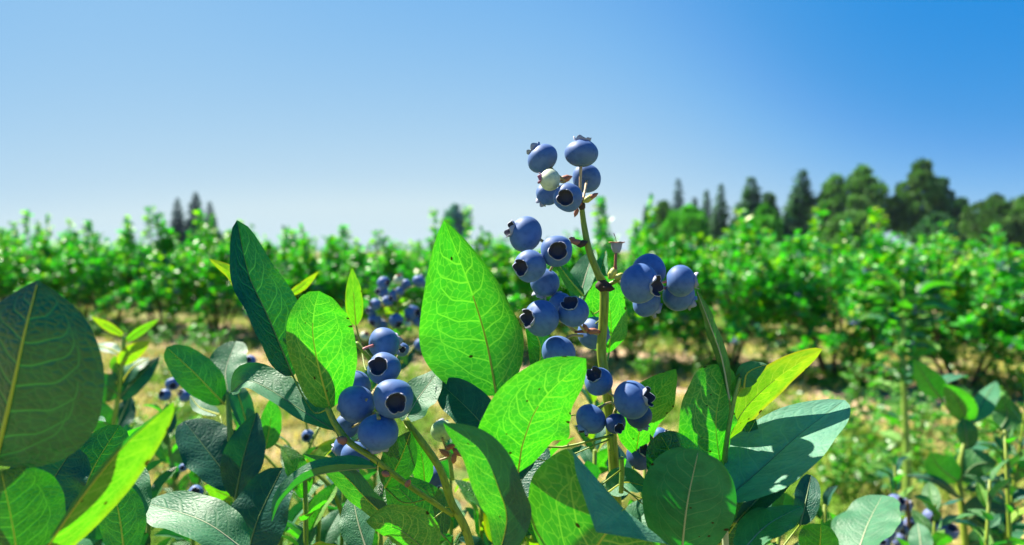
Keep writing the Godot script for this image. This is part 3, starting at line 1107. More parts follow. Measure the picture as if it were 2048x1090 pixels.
func lobe_cup(x: float, y: float, d: float, r: float, parent: Node3D) -> void:
	# a calyx left behind when its berry dropped: a small cup with a flared red rim
	var s := r / F * d
	var o := at(x, y, d)
	var st := begin()
	var prof := [[0.15, -1.0], [0.55, -0.85], [0.80, -0.2], [0.92, 0.55], [1.15, 0.75], [1.0, 0.68], [0.7, 0.3], [0.02, 0.2]]
	var sg := 30
	for k in prof.size():
		for i in sg + 1:
			var a := TAU * i / sg
			var w: float = 0.14 * cos(5.0 * a) if k == 4 or k == 5 else 0.0
			st.add_vertex(Vector3(cos(a) * prof[k][0] * (1.0 + w), prof[k][1] + w * 0.3, sin(a) * prof[k][0] * (1.0 + w)) * s)
	for k in prof.size() - 1:
		for i in sg:
			var a := k * (sg + 1) + i
			for q in [a, a + 1, a + sg + 1, a + 1, a + sg + 2, a + sg + 1]:
				st.add_index(q)
	st.generate_normals()
	var c := part("empty_calyx", st.commit(), M.cup, parent)
	c.position = o - parent.position
	var rim := begin()
	var ring := []
	for i in 31:
		var a := TAU * i / 30
		var w := 0.14 * cos(5.0 * a)
		ring.append(Vector3(cos(a) * 1.13 * (1.0 + w), 0.74 + w * 0.3, sin(a) * 1.13 * (1.0 + w)) * s)
	add_tube(rim, ring, [s * 0.09, s * 0.09], 5, 60)
	rim.generate_normals()
	part("rim", rim.commit(), M.scale_red, c)
	part("style", tube([Vector3(0, 0.2, 0) * s, Vector3(-0.1, 1.2, 0) * s, Vector3(-0.45, 2.2, 0.1) * s], [s * 0.07, s * 0.05, s * 0.07], 5), M.scar, c)

func knot(parent: Node3D, called: String, x: float, y: float, d: float, r: float, m: String, ax := Vector3(0, 1, 0), k := 1.5) -> void:
	# a scar, bud or scale: a small pointed swelling
	var s := r / F * d
	var up := dirc(ax)
	var c := at(x, y, d)
	var o := part(called, tube([-up * s * k, -up * s * 0.5 * k + view.basis.x * s * 0.08, up * s * 0.3 * k, up * s * k], [s * 0.25, s * 0.95, s * 0.85, s * 0.08], 9, 9), M[m], parent)
	o.position = c - parent.position

# ---------------------------------------------------------------- the canes in front
func central_cane() -> void:
	M.cup = mat(lin(0.30, 0.30, 0.36), 0.6)
	var o := thing("blueberry_cane", "tall fruiting blueberry cane in the centre with four loose berry clusters", "blueberry cane", Vector3(at(1240, 1090, 0.3).x, 0, at(1240, 1090, 0.3).z), "blueberry canes close to the lens")
	stem(o, "stem", [1163, 408, .300, 1168, 450, .300, 1178, 500, .300, 1195, 545, .301, 1208, 575, .302, 1207, 640, .304, 1203, 700, .306, 1212, 770, .308, 1224, 880, .310, 1232, 1000, .312, 1240, 1200, .315], [10, 12, 14, 15, 19, 19, 20, 21, 22, 23, 24], "stem_green", 11)
	part("stem", tube([at(1240, 1195, .315) - o.position, Vector3(0.01, 0.4, 0.0), Vector3(0, -0.02, 0)], [0.003, 0.005, 0.008], 8), M.stem_brown, o)
	knot(o, "node_scar", 1207, 571, .300, 13, "scar", Vector3(1, 0.1, 0.3), 1.25)
	knot(o, "node_scar", 1218, 576, .297, 8, "scar", Vector3(1, -0.2, 0.1))
	knot(o, "node_scar", 1164, 487, .297, 8, "scar", Vector3(1, 0.3, 0.2))
	knot(o, "bud_scale", 1152, 484, .297, 7, "scale_red", Vector3(-1, 0.25, 0.1), 1.8)
	knot(o, "bud_scale", 1144, 478, .297, 5, "scale_red", Vector3(-1, 0.2, 0.3), 1.4)
	knot(o, "bud_scale", 1152, 425, .300, 5, "scale_red", Vector3(-0.3, -1, 0), 2.0)
	knot(o, "bud", 1179, 396, .296, 7, "bud", Vector3(0.8, 0.5, 0), 2.2)
	knot(o, "bud_scale", 1188, 391, .295, 5, "scale_red", Vector3(0.8, 0.45, 0), 2.0)
	knot(o, "bud", 1226, 545, .298, 9, "bud", Vector3(0.5, 0.8, 0), 1.7)
	knot(o, "bud", 1240, 552, .294, 7, "bud", Vector3(0.8, 0.4, 0), 1.7)
	knot(o, "bud_scale", 1163, 410, .299, 9, "scar", Vector3(0.2, 1, 0.1), 1.1)
	knot(o, "bud_scale", 1157, 405, .298, 6, "scale_red", Vector3(-0.7, 0.6, 0.2), 1.8)
	# top cluster
	var n1 := [1160, 402, .300]
	berry(o, 1085, 317, 31.5, .300, Vector3(-0.62, 0.75, -0.15), [1130, 362, .302], {"v": 1, "sm": "stalk"})
	berry(o, 1163, 307, 33.5, .300, Vector3(0.06, 1, -0.05), n1, {"v": 4, "sm": "stalk_cream"})
	berry(o, 1173, 357, 29.0, .318, Vector3(0.1, 0.35, -0.9), [1166, 400, .302], {"v": 0, "sm": "stalk_cream"})
	berry(o, 1100, 360, 22.0, .290, Vector3(-0.93, 0.12, 0.1), [1140, 372, .298], {"v": 2, "m": "berry_pale", "cm": "crown_pink"})
	berry(o, 1095, 388, 24.0, .312, Vector3(-0.5, -0.6, -0.4), [1130, 380, .310], {"v": 0})
	berry(o, 1136, 395, 29.0, .285, Vector3(-0.28, -0.13, 0.93), n1, {"v": 3})
	knot(o, "bud_scale", 1132, 357, .303, 8, "scale_red", Vector3(0.9, 0.3, 0), 1.7)
	# left cluster
	var n2 := [1148, 482, .298]
	berry(o, 1051, 468, 36.0, .300, Vector3(-0.86, 0.28, 0.22), [1090, 492, .303], {"v": 0})
	berry(o, 1113, 502, 32.0, .285, Vector3(0.02, -0.02, 1), n2, {"v": 3})
	berry(o, 1060, 532, 33.0, .284, Vector3(-0.58, -0.10, 0.76), [1100, 510, .300], {"v": 0})
	berry(o, 1090, 565, 30.0, .306, Vector3(-0.3, -0.75, -0.2), [1112, 525, .304], {"v": 2})
	# lower left cluster
	var n3 := [1196, 668, .303]
	berry(o, 1083, 636, 37.0, .281, Vector3(-0.72, 0.02, 0.55), [1150, 662, .300], {"v": 0})
	berry(o, 1121, 608, 24.0, .302, Vector3(-0.2, 0.6, -0.5), [1150, 662, .302], {"v": 2})
	berry(o, 1147, 624, 32.0, .283, Vector3(-0.30, 0.66, 0.66), [1172, 664, .300], {"v": 1})
	berry(o, 1187, 666, 33.0, .322, Vector3(0.5, -0.2, -0.6), n3, {"v": 0})
	berry(o, 1117, 704, 34.0, .287, Vector3(-0.35, -0.78, 0.45), [1165, 672, .300], {"v": 2})
	stem(o, "stem", [1204, 664, .304, 1180, 662, .302, 1150, 664, .299], [8, 9, 5], "stem_red", 7)
	knot(o, "bud_scale", 1186, 662, .298, 7, "scale_red", Vector3(1, 0.1, 0.3), 1.8)
	knot(o, "bud_scale", 1170, 655, .297, 6, "scale_red", Vector3(-0.4, 0.9, 0.3), 1.6)
	# right cluster
	var n4 := [1222, 566, .300]
	berry(o, 1298, 540, 33.0, .300, Vector3(0.5, 0.2, -0.7), [1262, 562, .299], {"v": 2})
	berry(o, 1279, 567, 40.5, .274, Vector3(0.72, -0.10, 0.66), [1243, 565, .296], {"v": 0})
	berry(o, 1293, 605, 30.0, .297, Vector3(0.75, -0.5, -0.1), [1262, 575, .298], {"v": 1})
	berry(o, 1361, 562, 32.0, .284, Vector3(0.97, 0.02, 0.18), [1312, 573, .290], {"v": 0, "sm": "stalk_pink"})
	berry(o, 1357, 590, 33.0, .300, Vector3(0.8, -0.45, 0.05), [1318, 578, .297], {"v": 2, "sm": "stalk_pink"})
	stem(o, "stem", [1212, 572, .301, 1240, 560, .298, 1262, 566, .298, 1318, 574, .294], [9, 8, 6, 4], "stem_green", 7)
	stem(o, "stem", [1230, 552, .298, 1231, 525, .297, 1232, 503, .297], [8, 6, 6], "stem_red", 7)
	lobe_cup(1233, 494, .297, 12.5, o)
	# lower right cluster
	berry(o, 1197, 763, 29.0, .294, Vector3(-0.42, 0.62, 0.62), [1232, 795, .305], {"v": 3})
	berry(o, 1263, 799, 38.5, .280, Vector3(0.80, 0.26, 0.5), [1232, 812, .300], {"v": 0})
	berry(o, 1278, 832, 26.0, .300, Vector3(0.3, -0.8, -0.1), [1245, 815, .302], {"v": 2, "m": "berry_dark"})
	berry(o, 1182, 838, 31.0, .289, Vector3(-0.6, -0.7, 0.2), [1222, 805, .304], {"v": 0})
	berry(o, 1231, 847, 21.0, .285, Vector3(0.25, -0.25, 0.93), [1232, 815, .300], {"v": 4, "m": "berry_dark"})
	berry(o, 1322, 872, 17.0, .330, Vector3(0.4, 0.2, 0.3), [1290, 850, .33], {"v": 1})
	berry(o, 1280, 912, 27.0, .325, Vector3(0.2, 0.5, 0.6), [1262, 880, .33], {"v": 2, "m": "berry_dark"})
	stem(o, "stem", [1222, 900, .308, 1227, 860, .300, 1232, 810, .301], [10, 8, 6], "stem_green", 7)
	stem(o, "stem", [1226, 905, .288, 1222, 870, .286], [11, 11], "stem_green", 8)
	stem(o, "stem", [1242, 985, .290, 1244, 940, .288, 1243, 915, .286], [10, 10, 9], "stem_lime", 8)
	# leaves
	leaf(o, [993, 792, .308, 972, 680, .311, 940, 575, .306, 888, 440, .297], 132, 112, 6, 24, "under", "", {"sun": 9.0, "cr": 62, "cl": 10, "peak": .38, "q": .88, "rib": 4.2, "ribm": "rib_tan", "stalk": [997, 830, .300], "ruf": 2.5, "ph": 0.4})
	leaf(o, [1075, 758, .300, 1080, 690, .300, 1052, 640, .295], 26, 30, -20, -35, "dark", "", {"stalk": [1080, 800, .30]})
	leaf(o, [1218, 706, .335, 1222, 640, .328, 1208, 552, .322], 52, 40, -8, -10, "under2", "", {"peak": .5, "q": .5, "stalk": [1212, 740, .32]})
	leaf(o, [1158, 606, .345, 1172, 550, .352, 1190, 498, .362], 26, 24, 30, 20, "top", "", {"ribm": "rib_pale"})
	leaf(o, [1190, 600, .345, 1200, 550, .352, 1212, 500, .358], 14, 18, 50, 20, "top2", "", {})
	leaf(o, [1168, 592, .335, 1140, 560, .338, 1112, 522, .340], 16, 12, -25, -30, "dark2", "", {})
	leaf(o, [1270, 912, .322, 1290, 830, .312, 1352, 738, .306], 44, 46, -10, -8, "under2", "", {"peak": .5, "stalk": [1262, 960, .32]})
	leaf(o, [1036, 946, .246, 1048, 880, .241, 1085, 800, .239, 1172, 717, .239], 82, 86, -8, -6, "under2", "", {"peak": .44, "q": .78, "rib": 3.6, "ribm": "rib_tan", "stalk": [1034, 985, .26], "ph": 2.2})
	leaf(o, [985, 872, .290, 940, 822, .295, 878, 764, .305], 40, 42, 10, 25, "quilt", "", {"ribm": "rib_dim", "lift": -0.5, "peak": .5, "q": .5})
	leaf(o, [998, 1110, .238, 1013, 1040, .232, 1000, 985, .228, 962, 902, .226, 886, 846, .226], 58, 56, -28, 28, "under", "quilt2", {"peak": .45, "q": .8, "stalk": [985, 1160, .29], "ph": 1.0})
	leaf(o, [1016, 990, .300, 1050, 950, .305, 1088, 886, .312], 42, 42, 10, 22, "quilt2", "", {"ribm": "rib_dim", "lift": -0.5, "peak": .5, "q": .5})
	# the big bottom leaf: its tip is bent over towards the viewer and shows the upper side, lightened in colour as if lit
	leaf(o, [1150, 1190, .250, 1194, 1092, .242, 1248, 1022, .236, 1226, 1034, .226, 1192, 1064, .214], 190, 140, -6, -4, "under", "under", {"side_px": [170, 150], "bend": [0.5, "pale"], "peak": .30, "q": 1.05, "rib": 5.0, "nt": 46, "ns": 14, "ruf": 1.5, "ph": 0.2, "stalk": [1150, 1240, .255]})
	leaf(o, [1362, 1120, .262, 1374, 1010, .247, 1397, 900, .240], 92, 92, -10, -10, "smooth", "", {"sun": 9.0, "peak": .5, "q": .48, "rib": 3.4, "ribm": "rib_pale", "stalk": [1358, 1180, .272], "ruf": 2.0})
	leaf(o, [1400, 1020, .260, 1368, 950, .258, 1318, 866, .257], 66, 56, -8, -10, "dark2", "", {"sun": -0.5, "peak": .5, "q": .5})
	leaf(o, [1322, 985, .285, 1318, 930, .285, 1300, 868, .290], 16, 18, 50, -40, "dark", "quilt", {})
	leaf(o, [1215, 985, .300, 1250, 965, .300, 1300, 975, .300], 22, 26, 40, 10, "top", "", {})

func right_cane() -> void:
	var f := at(1440, 1090, 0.27)
	var o := thing("blueberry_cane", "leafy blueberry cane right of centre with a yellow leaf and a large shadowed grey-green leaf", "blueberry cane", Vector3(f.x, 0, f.z), "blueberry canes close to the lens")
	stem(o, "stem", [1480, 755, .272, 1468, 800, .272, 1455, 870, .273, 1448, 930, .275, 1440, 1010, .28, 1432, 1200, .29], [7, 9, 10, 12, 14, 15], "stem_lime", 9)
	part("stem", tube([at(1432, 1195, .29) - o.position, Vector3(0.01, 0.4, 0.0), Vector3(0, -0.02, 0)], [0.002, 0.004, 0.006], 8), M.stem_brown, o)
	leaf(o, [1442, 938, .276, 1432, 840, .272, 1452, 728, .276], 58, 46, -12, -10, "under2", "", {"peak": .5, "q": .5, "stalk": [1447, 965, .276]})
	leaf(o, [1459, 800, .272, 1443, 715, .268, 1418, 645, .264, 1392, 577, .262], 26, 26, -64, -58, "dark", "under", {"peak": .45, "ribm": "rib_pale", "stalk": [1462, 840, .272]})
	leaf(o, [1452, 885, .284, 1492, 815, .286, 1560, 752, .288, 1645, 698, .292], 27, 31, -12, -6, "yellow", "", {"peak": .48, "q": .66, "stalk": [1448, 930, .273], "ruf": 2.0})
	leaf(o, [1446, 1002, .258, 1520, 940, .264, 1600, 868, .276, 1690, 800, .292], 72, 64, 8, 8, "pale", "", {"sun": 0.45, "glare": true, "lim": 58.0, "peak": .46, "q": .7, "ribm": "rib_dim", "lift": -0.3, "ruf": 3.0, "curl": 4, "stalk": [1440, 1020, .265]})  # blade colour lightened to look sunlit
	leaf(o, [1488, 775, .272, 1496, 745, .270, 1534, 728, .266], 14, 16, 30, -35, "top", "", {"nt": 16})
	leaf(o, [1470, 800, .275, 1480, 770, .273, 1490, 738, .272], 11, 10, -40, -30, "under", "", {"nt": 16})
	leaf(o, [1462, 945, .280, 1485, 890, .284, 1512, 838, .288], 30, 30, -12, -14, "dark", "", {})
	leaf(o, [1470, 1045, .262, 1530, 985, .268, 1602, 938, .276], 18, 26, 40, 30, "quilt", "", {"ribm": "rib_dim"})
	leaf(o, [1600, 1050, .31, 1612, 1000, .315, 1622, 950, .325], 24, 24, 15, 25, "quilt2", "", {"ribm": "rib_dim", "peak": .5, "q": .5})
	leaf(o, [1478, 1110, .245, 1535, 1050, .252, 1606, 1012, .262], 34, 36, 8, 12, "top2", "", {"ribm": "rib_pale", "lift": -0.3})
	leaf(o, [1440, 1090, .28, 1475, 1040, .282, 1500, 985, .285], 20, 30, -10, -20, "dark2", "", {})
	stem(o, "stem", [1452, 1110, .262, 1450, 1065, .262, 1449, 1035, .262], [13, 13, 12], "stem_pale", 8)

func fruit_cane() -> void:
	var f := at(940, 1090, 0.28)
	var o := thing("blueberry_cane", "arching blueberry cane left of centre carrying a tight dark blue berry cluster", "blueberry cane", Vector3(f.x, 0, f.z), "blueberry canes close to the lens")
	stem(o, "stem", [810, 838, .288, 845, 885, .286, 880, 938, .286, 903, 1005, .288, 935, 1070, .29, 960, 1200, .295], [13, 15, 15, 16, 17, 18], "stem_green", 9)
	part("stem", tube([at(960, 1195, .295) - o.position, Vector3(0.01, 0.4, 0.0), Vector3(0, -0.02, 0)], [0.002, 0.004, 0.006], 8), M.stem_brown, o)
	stem(o, "stem", [655, 815, .266, 672, 850, .264, 700, 885, .262, 745, 915, .262, 800, 958, .266, 860, 1000, .275, 905, 1030, .286], [12, 13, 13, 12, 12, 11, 10], "stem_green", 9)
	knot(o, "bud_scale", 683, 880, .258, 9, "scale_red", Vector3(-0.6, 0.4, 0.4), 1.3)
	knot(o, "bud_scale", 772, 948, .262, 7, "scale_red", Vector3(0.9, -0.3, 0.3), 1.4)
	knot(o, "bud_scale", 816, 966, .262, 6, "scale_red", Vector3(0.5, 0.8, 0.3), 1.8)
	stem(o, "stem", [712, 685, .292, 735, 712, .29, 760, 745, .29, 775, 800, .288], [9, 9, 8, 6], "stem_green", 8)
	var n := [748, 782, .285]
	berry(o, 768, 687, 32.0, .290, Vector3(0.5, 0.05, -0.6), [726, 699, .282], {"v": 0, "sm": "stalk_pink"})
	berry(o, 804, 699, 14.0, .340, Vector3(0.2, 0.1, 0.9), [790, 720, .34], {"v": 2})
	berry(o, 768, 737, 33.0, .276, Vector3(-0.16, 0.30, 0.92), n, {"v": 3})
	berry(o, 787, 797, 40.0, .264, Vector3(0.31, -0.02, 0.94), n, {"v": 0})
	berry(o, 709, 774, 33.0, .288, Vector3(-0.2, 0.3, -0.7), n, {"v": 2})
	berry(o, 713, 808, 37.0, .272, Vector3(-0.6, -0.3, -0.5), n, {"v": 0})
	berry(o, 757, 864, 41.0, .262, Vector3(-0.1, -0.85, -0.35), [745, 830, .28], {"v": 4})
	berry(o, 696, 850, 25.0, .292, Vector3(-0.5, 0.0, -0.6), [735, 830, .285], {"v": 0})
	berry(o, 688, 893, 22.0, .296, Vector3(-0.7, -0.3, -0.2), [740, 860, .29], {"v": 1})
	berry(o, 712, 910, 30.0, .284, Vector3(-0.2, -0.9, 0.25), [745, 870, .288], {"v": 2})
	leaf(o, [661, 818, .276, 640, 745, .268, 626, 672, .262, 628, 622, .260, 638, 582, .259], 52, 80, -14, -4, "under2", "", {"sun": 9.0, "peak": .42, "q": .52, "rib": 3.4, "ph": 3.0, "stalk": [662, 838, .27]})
	leaf(o, [586, 752, .285, 560, 690, .282, 530, 620, .280, 496, 545, .280, 474, 440, .284], 50, 64, 48, -4, "shade_leaf", "dark", {"peak": .42, "q": .6, "rib": 2.6, "ribm": "rib_dim", "stalk": [610, 800, .28], "tw": 20})
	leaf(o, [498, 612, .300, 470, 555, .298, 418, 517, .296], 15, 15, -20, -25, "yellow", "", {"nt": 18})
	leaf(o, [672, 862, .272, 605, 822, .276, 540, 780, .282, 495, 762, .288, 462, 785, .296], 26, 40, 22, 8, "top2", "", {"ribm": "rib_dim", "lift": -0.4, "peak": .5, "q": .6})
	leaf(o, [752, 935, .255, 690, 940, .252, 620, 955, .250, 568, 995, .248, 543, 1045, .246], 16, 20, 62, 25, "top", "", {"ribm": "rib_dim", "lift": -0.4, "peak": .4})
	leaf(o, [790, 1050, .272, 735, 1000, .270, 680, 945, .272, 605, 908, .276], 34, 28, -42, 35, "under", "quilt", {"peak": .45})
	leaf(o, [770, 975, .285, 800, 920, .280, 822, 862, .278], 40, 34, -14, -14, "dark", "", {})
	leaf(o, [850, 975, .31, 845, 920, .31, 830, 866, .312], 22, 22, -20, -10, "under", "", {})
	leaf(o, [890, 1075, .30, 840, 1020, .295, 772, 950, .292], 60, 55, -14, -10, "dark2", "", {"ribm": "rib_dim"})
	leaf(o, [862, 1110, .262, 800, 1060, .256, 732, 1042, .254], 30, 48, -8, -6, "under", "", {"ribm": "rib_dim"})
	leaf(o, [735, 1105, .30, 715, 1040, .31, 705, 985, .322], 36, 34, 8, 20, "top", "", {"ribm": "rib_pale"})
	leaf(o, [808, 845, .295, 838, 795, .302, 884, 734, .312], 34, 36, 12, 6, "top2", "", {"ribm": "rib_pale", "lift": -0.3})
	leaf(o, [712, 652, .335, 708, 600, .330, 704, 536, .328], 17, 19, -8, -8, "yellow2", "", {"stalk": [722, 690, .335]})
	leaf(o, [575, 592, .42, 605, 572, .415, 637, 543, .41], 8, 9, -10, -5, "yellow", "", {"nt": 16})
	stem(o, "stem", [560, 660, .285, 580, 692, .285, 600, 730, .285], [5, 5, 5], "stem_red", 6)
	# the unripe pair behind
	stem(o, "stem", [905, 960, .33, 898, 910, .33, 886, 880, .33], [9, 8, 6], "stem_lime", 7)
	berry(o, 884, 862, 23.0, .325, Vector3(-0.1, 0.4, -0.7), [896, 905, .33], {"v": 1, "m": "berry_green", "sm": "stalk"})
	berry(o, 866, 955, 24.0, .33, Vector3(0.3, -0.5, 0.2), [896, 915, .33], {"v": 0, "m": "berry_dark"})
	berry(o, 772, 995, 11.0, .36, Vector3(0, 0.3, 0.9), [790, 1010, .36], {"v": 2})
	for q in [[902, 893, 0.9, 0.4], [915, 905, 0.7, -0.5], [888, 905, -0.6, 0.5], [908, 915, 0.2, 0.9]]:
		knot(o, "bud_scale", q[0], q[1], .322, 6, "scale_red", Vector3(q[2], q[3], 0.2), 2.2)

func left_cane() -> void:
	var f := at(480, 1090, 0.40)
	var o := thing("blueberry_cane", "soft-focus blueberry cane in the lower left with dark quilted leaves and one pale leaf", "blueberry cane", Vector3(f.x, 0, f.z), "blueberry canes close to the lens")
	stem(o, "stem", [456, 785, .41, 460, 860, .40, 468, 950, .395, 478, 1060, .39, 485, 1200, .39], [9, 11, 12, 13, 14], "stem_lime", 8)
	part("stem", tube([at(485, 1195, .39) - o.position, Vector3(0.01, 0.35, 0.0), Vector3(0, -0.02, 0)], [0.002, 0.004, 0.006], 8), M.stem_brown, o)
	leaf(o, [448, 808, .41, 395, 752, .40, 333, 694, .395], 34, 40, -8, -16, "dark", "", {"peak": .5, "q": .55})
	leaf(o, [456, 792, .41, 452, 740, .425, 472, 682, .445], 36, 40, 10, 16, "top", "", {"peak": .5, "q": .5, "ribm": "rib_pale", "lift": -0.3})
	leaf(o, [470, 998, .37, 488, 910, .375, 514, 824, .385], 34, 40, 30, 6, "quilt", "", {"ribm": "rib_dim", "peak": .45})
	leaf(o, [472, 978, .385, 425, 915, .39, 368, 842, .40], 48, 56, 12, 14, "quilt", "", {"ribm": "rib_dim", "lift": -0.4, "peak": .5, "q": .5})
	leaf(o, [490, 1130, .34, 515, 1040, .345, 565, 935, .36], 52, 56, 14, 6, "quilt2", "", {"ribm": "rib_dim", "peak": .5, "q": .5})
	leaf(o, [495, 1105, .295, 405, 1042, .30, 290, 1005, .315], 48, 46, 16, 6, "top2", "", {"ribm": "rib_pale", "lift": -0.3, "peak": .52, "q": .55})
	leaf(o, [475, 1000, .41, 440, 985, .405, 408, 972, .40], 16, 24, -10, -10, "yellow2", "", {"nt": 16})
	leaf(o, [440, 830, .43, 400, 815, .44, 380, 790, .45], 12, 14, 10, 20, "top", "", {"nt": 16})
	leaf(o, [500, 870, .40, 480, 800, .405, 470, 768, .41], 20, 22, 24, 14, "top", "", {"nt": 16})
	leaf(o, [530, 900, .40, 540, 850, .405, 545, 790, .41], 18, 20, -10, 14, "under", "", {"nt": 16})
	for q in [[391, 986, 15, .46], [303, 987, 12, .46], [366, 935, 8, .48], [500, 722, 12, .6], [345, 768, 13, .62], [372, 790, 14, .6], [330, 790, 12, .62], [616, 872, 13, .5]]:
		berry(o, q[0], q[1], q[2], q[3], Vector3(rf(-0.6, 0.6), rf(-0.4, 0.6), 0.7), [q[0] + 14, q[1] + 26, q[3]], {})
	for q in [[[520, 868, .42, 600, 920, .41, 668, 985, .40, 700, 1100, .40], 9], [[505, 885, .44, 575, 960, .43, 640, 1040, .42, 660, 1120, .42], 7], [[610, 830, .5, 625, 940, .5, 640, 1120, .5], 6], [[560, 1100, .47, 590, 960, .48, 640, 850, .5], 6]]:
		stem(o, "stem", q[0], [q[1] * 0.7, q[1], q[1]], "stem_green", 6)

func near_left_cane() -> void:
	var f := at(-60, 1090, 0.2)
	var o := thing("blueberry_cane", "blueberry cane at the left edge nearest the lens with a huge dark glossy leaf", "blueberry cane", Vector3(f.x, 0, f.z), "blueberry canes close to the lens")
	stem(o, "stem", [-30, 930, .20, -20, 1000, .205, 20, 1100, .21, 40, 1250, .22], [12, 13, 14, 15], "stem_green", 8)
	part("stem", tube([at(40, 1245, .22) - o.position, Vector3(0.02, 0.4, 0.0), Vector3(0, -0.02, 0)], [0.0015, 0.004, 0.006], 8), M.stem_brown, o)
	leaf(o, [-12, 930, .205, 20, 800, .195, 48, 670, .190, 76, 560, .192], 104, 120, -4, -16, "shade_leaf", "", {"sun": -0.1, "peak": .42, "q": .85, "rib": 6.0, "stalk": [-25, 985, .205], "ruf": 3.0, "ph": 1.2})
	leaf(o, [70, 1130, .200, 160, 1000, .192, 250, 890, .186, 348, 803, .182], 14, 66, 55, -14, "top2", "yellow2", {"peak": .42, "q": .75, "rib": 3.4, "stalk": [40, 1180, .205], "ruf": 2.0})
	leaf(o, [40, 1150, .212, 25, 1050, .205, 2, 940, .20], 110, 92, -8, -12, "dark2", "", {"peak": .55, "q": .5, "rib": 3.0})
	leaf(o, [60, 1060, .245, 100, 970, .25, 150, 890, .255], 70, 70, 12, 6, "quilt", "", {"peak": .5, "q": .45, "ribm": "rib_dim"})
	leaf(o, [255, 1060, .27, 262, 990, .28, 256, 925, .292], 34, 38, 8, 10, "top", "", {"peak": .5, "q": .5, "ribm": "rib_pale", "lift": -0.3})
	leaf(o, [250, 1120, .235, 240, 1040, .235, 225, 968, .235], 36, 46, -12, -14, "dark", "", {"peak": .5, "q": .5})
	leaf(o, [150, 1020, .27, 190, 930, .28, 240, 850, .29], 46, 50, -8, -8, "dark", "", {"peak": .5, "q": .5})

func sprig(label: String, f: Vector3) -> Node3D:
	return thing("blueberry_cane", label, "blueberry cane", Vector3(f.x, 0, f.z), "blueberry canes close to the lens")

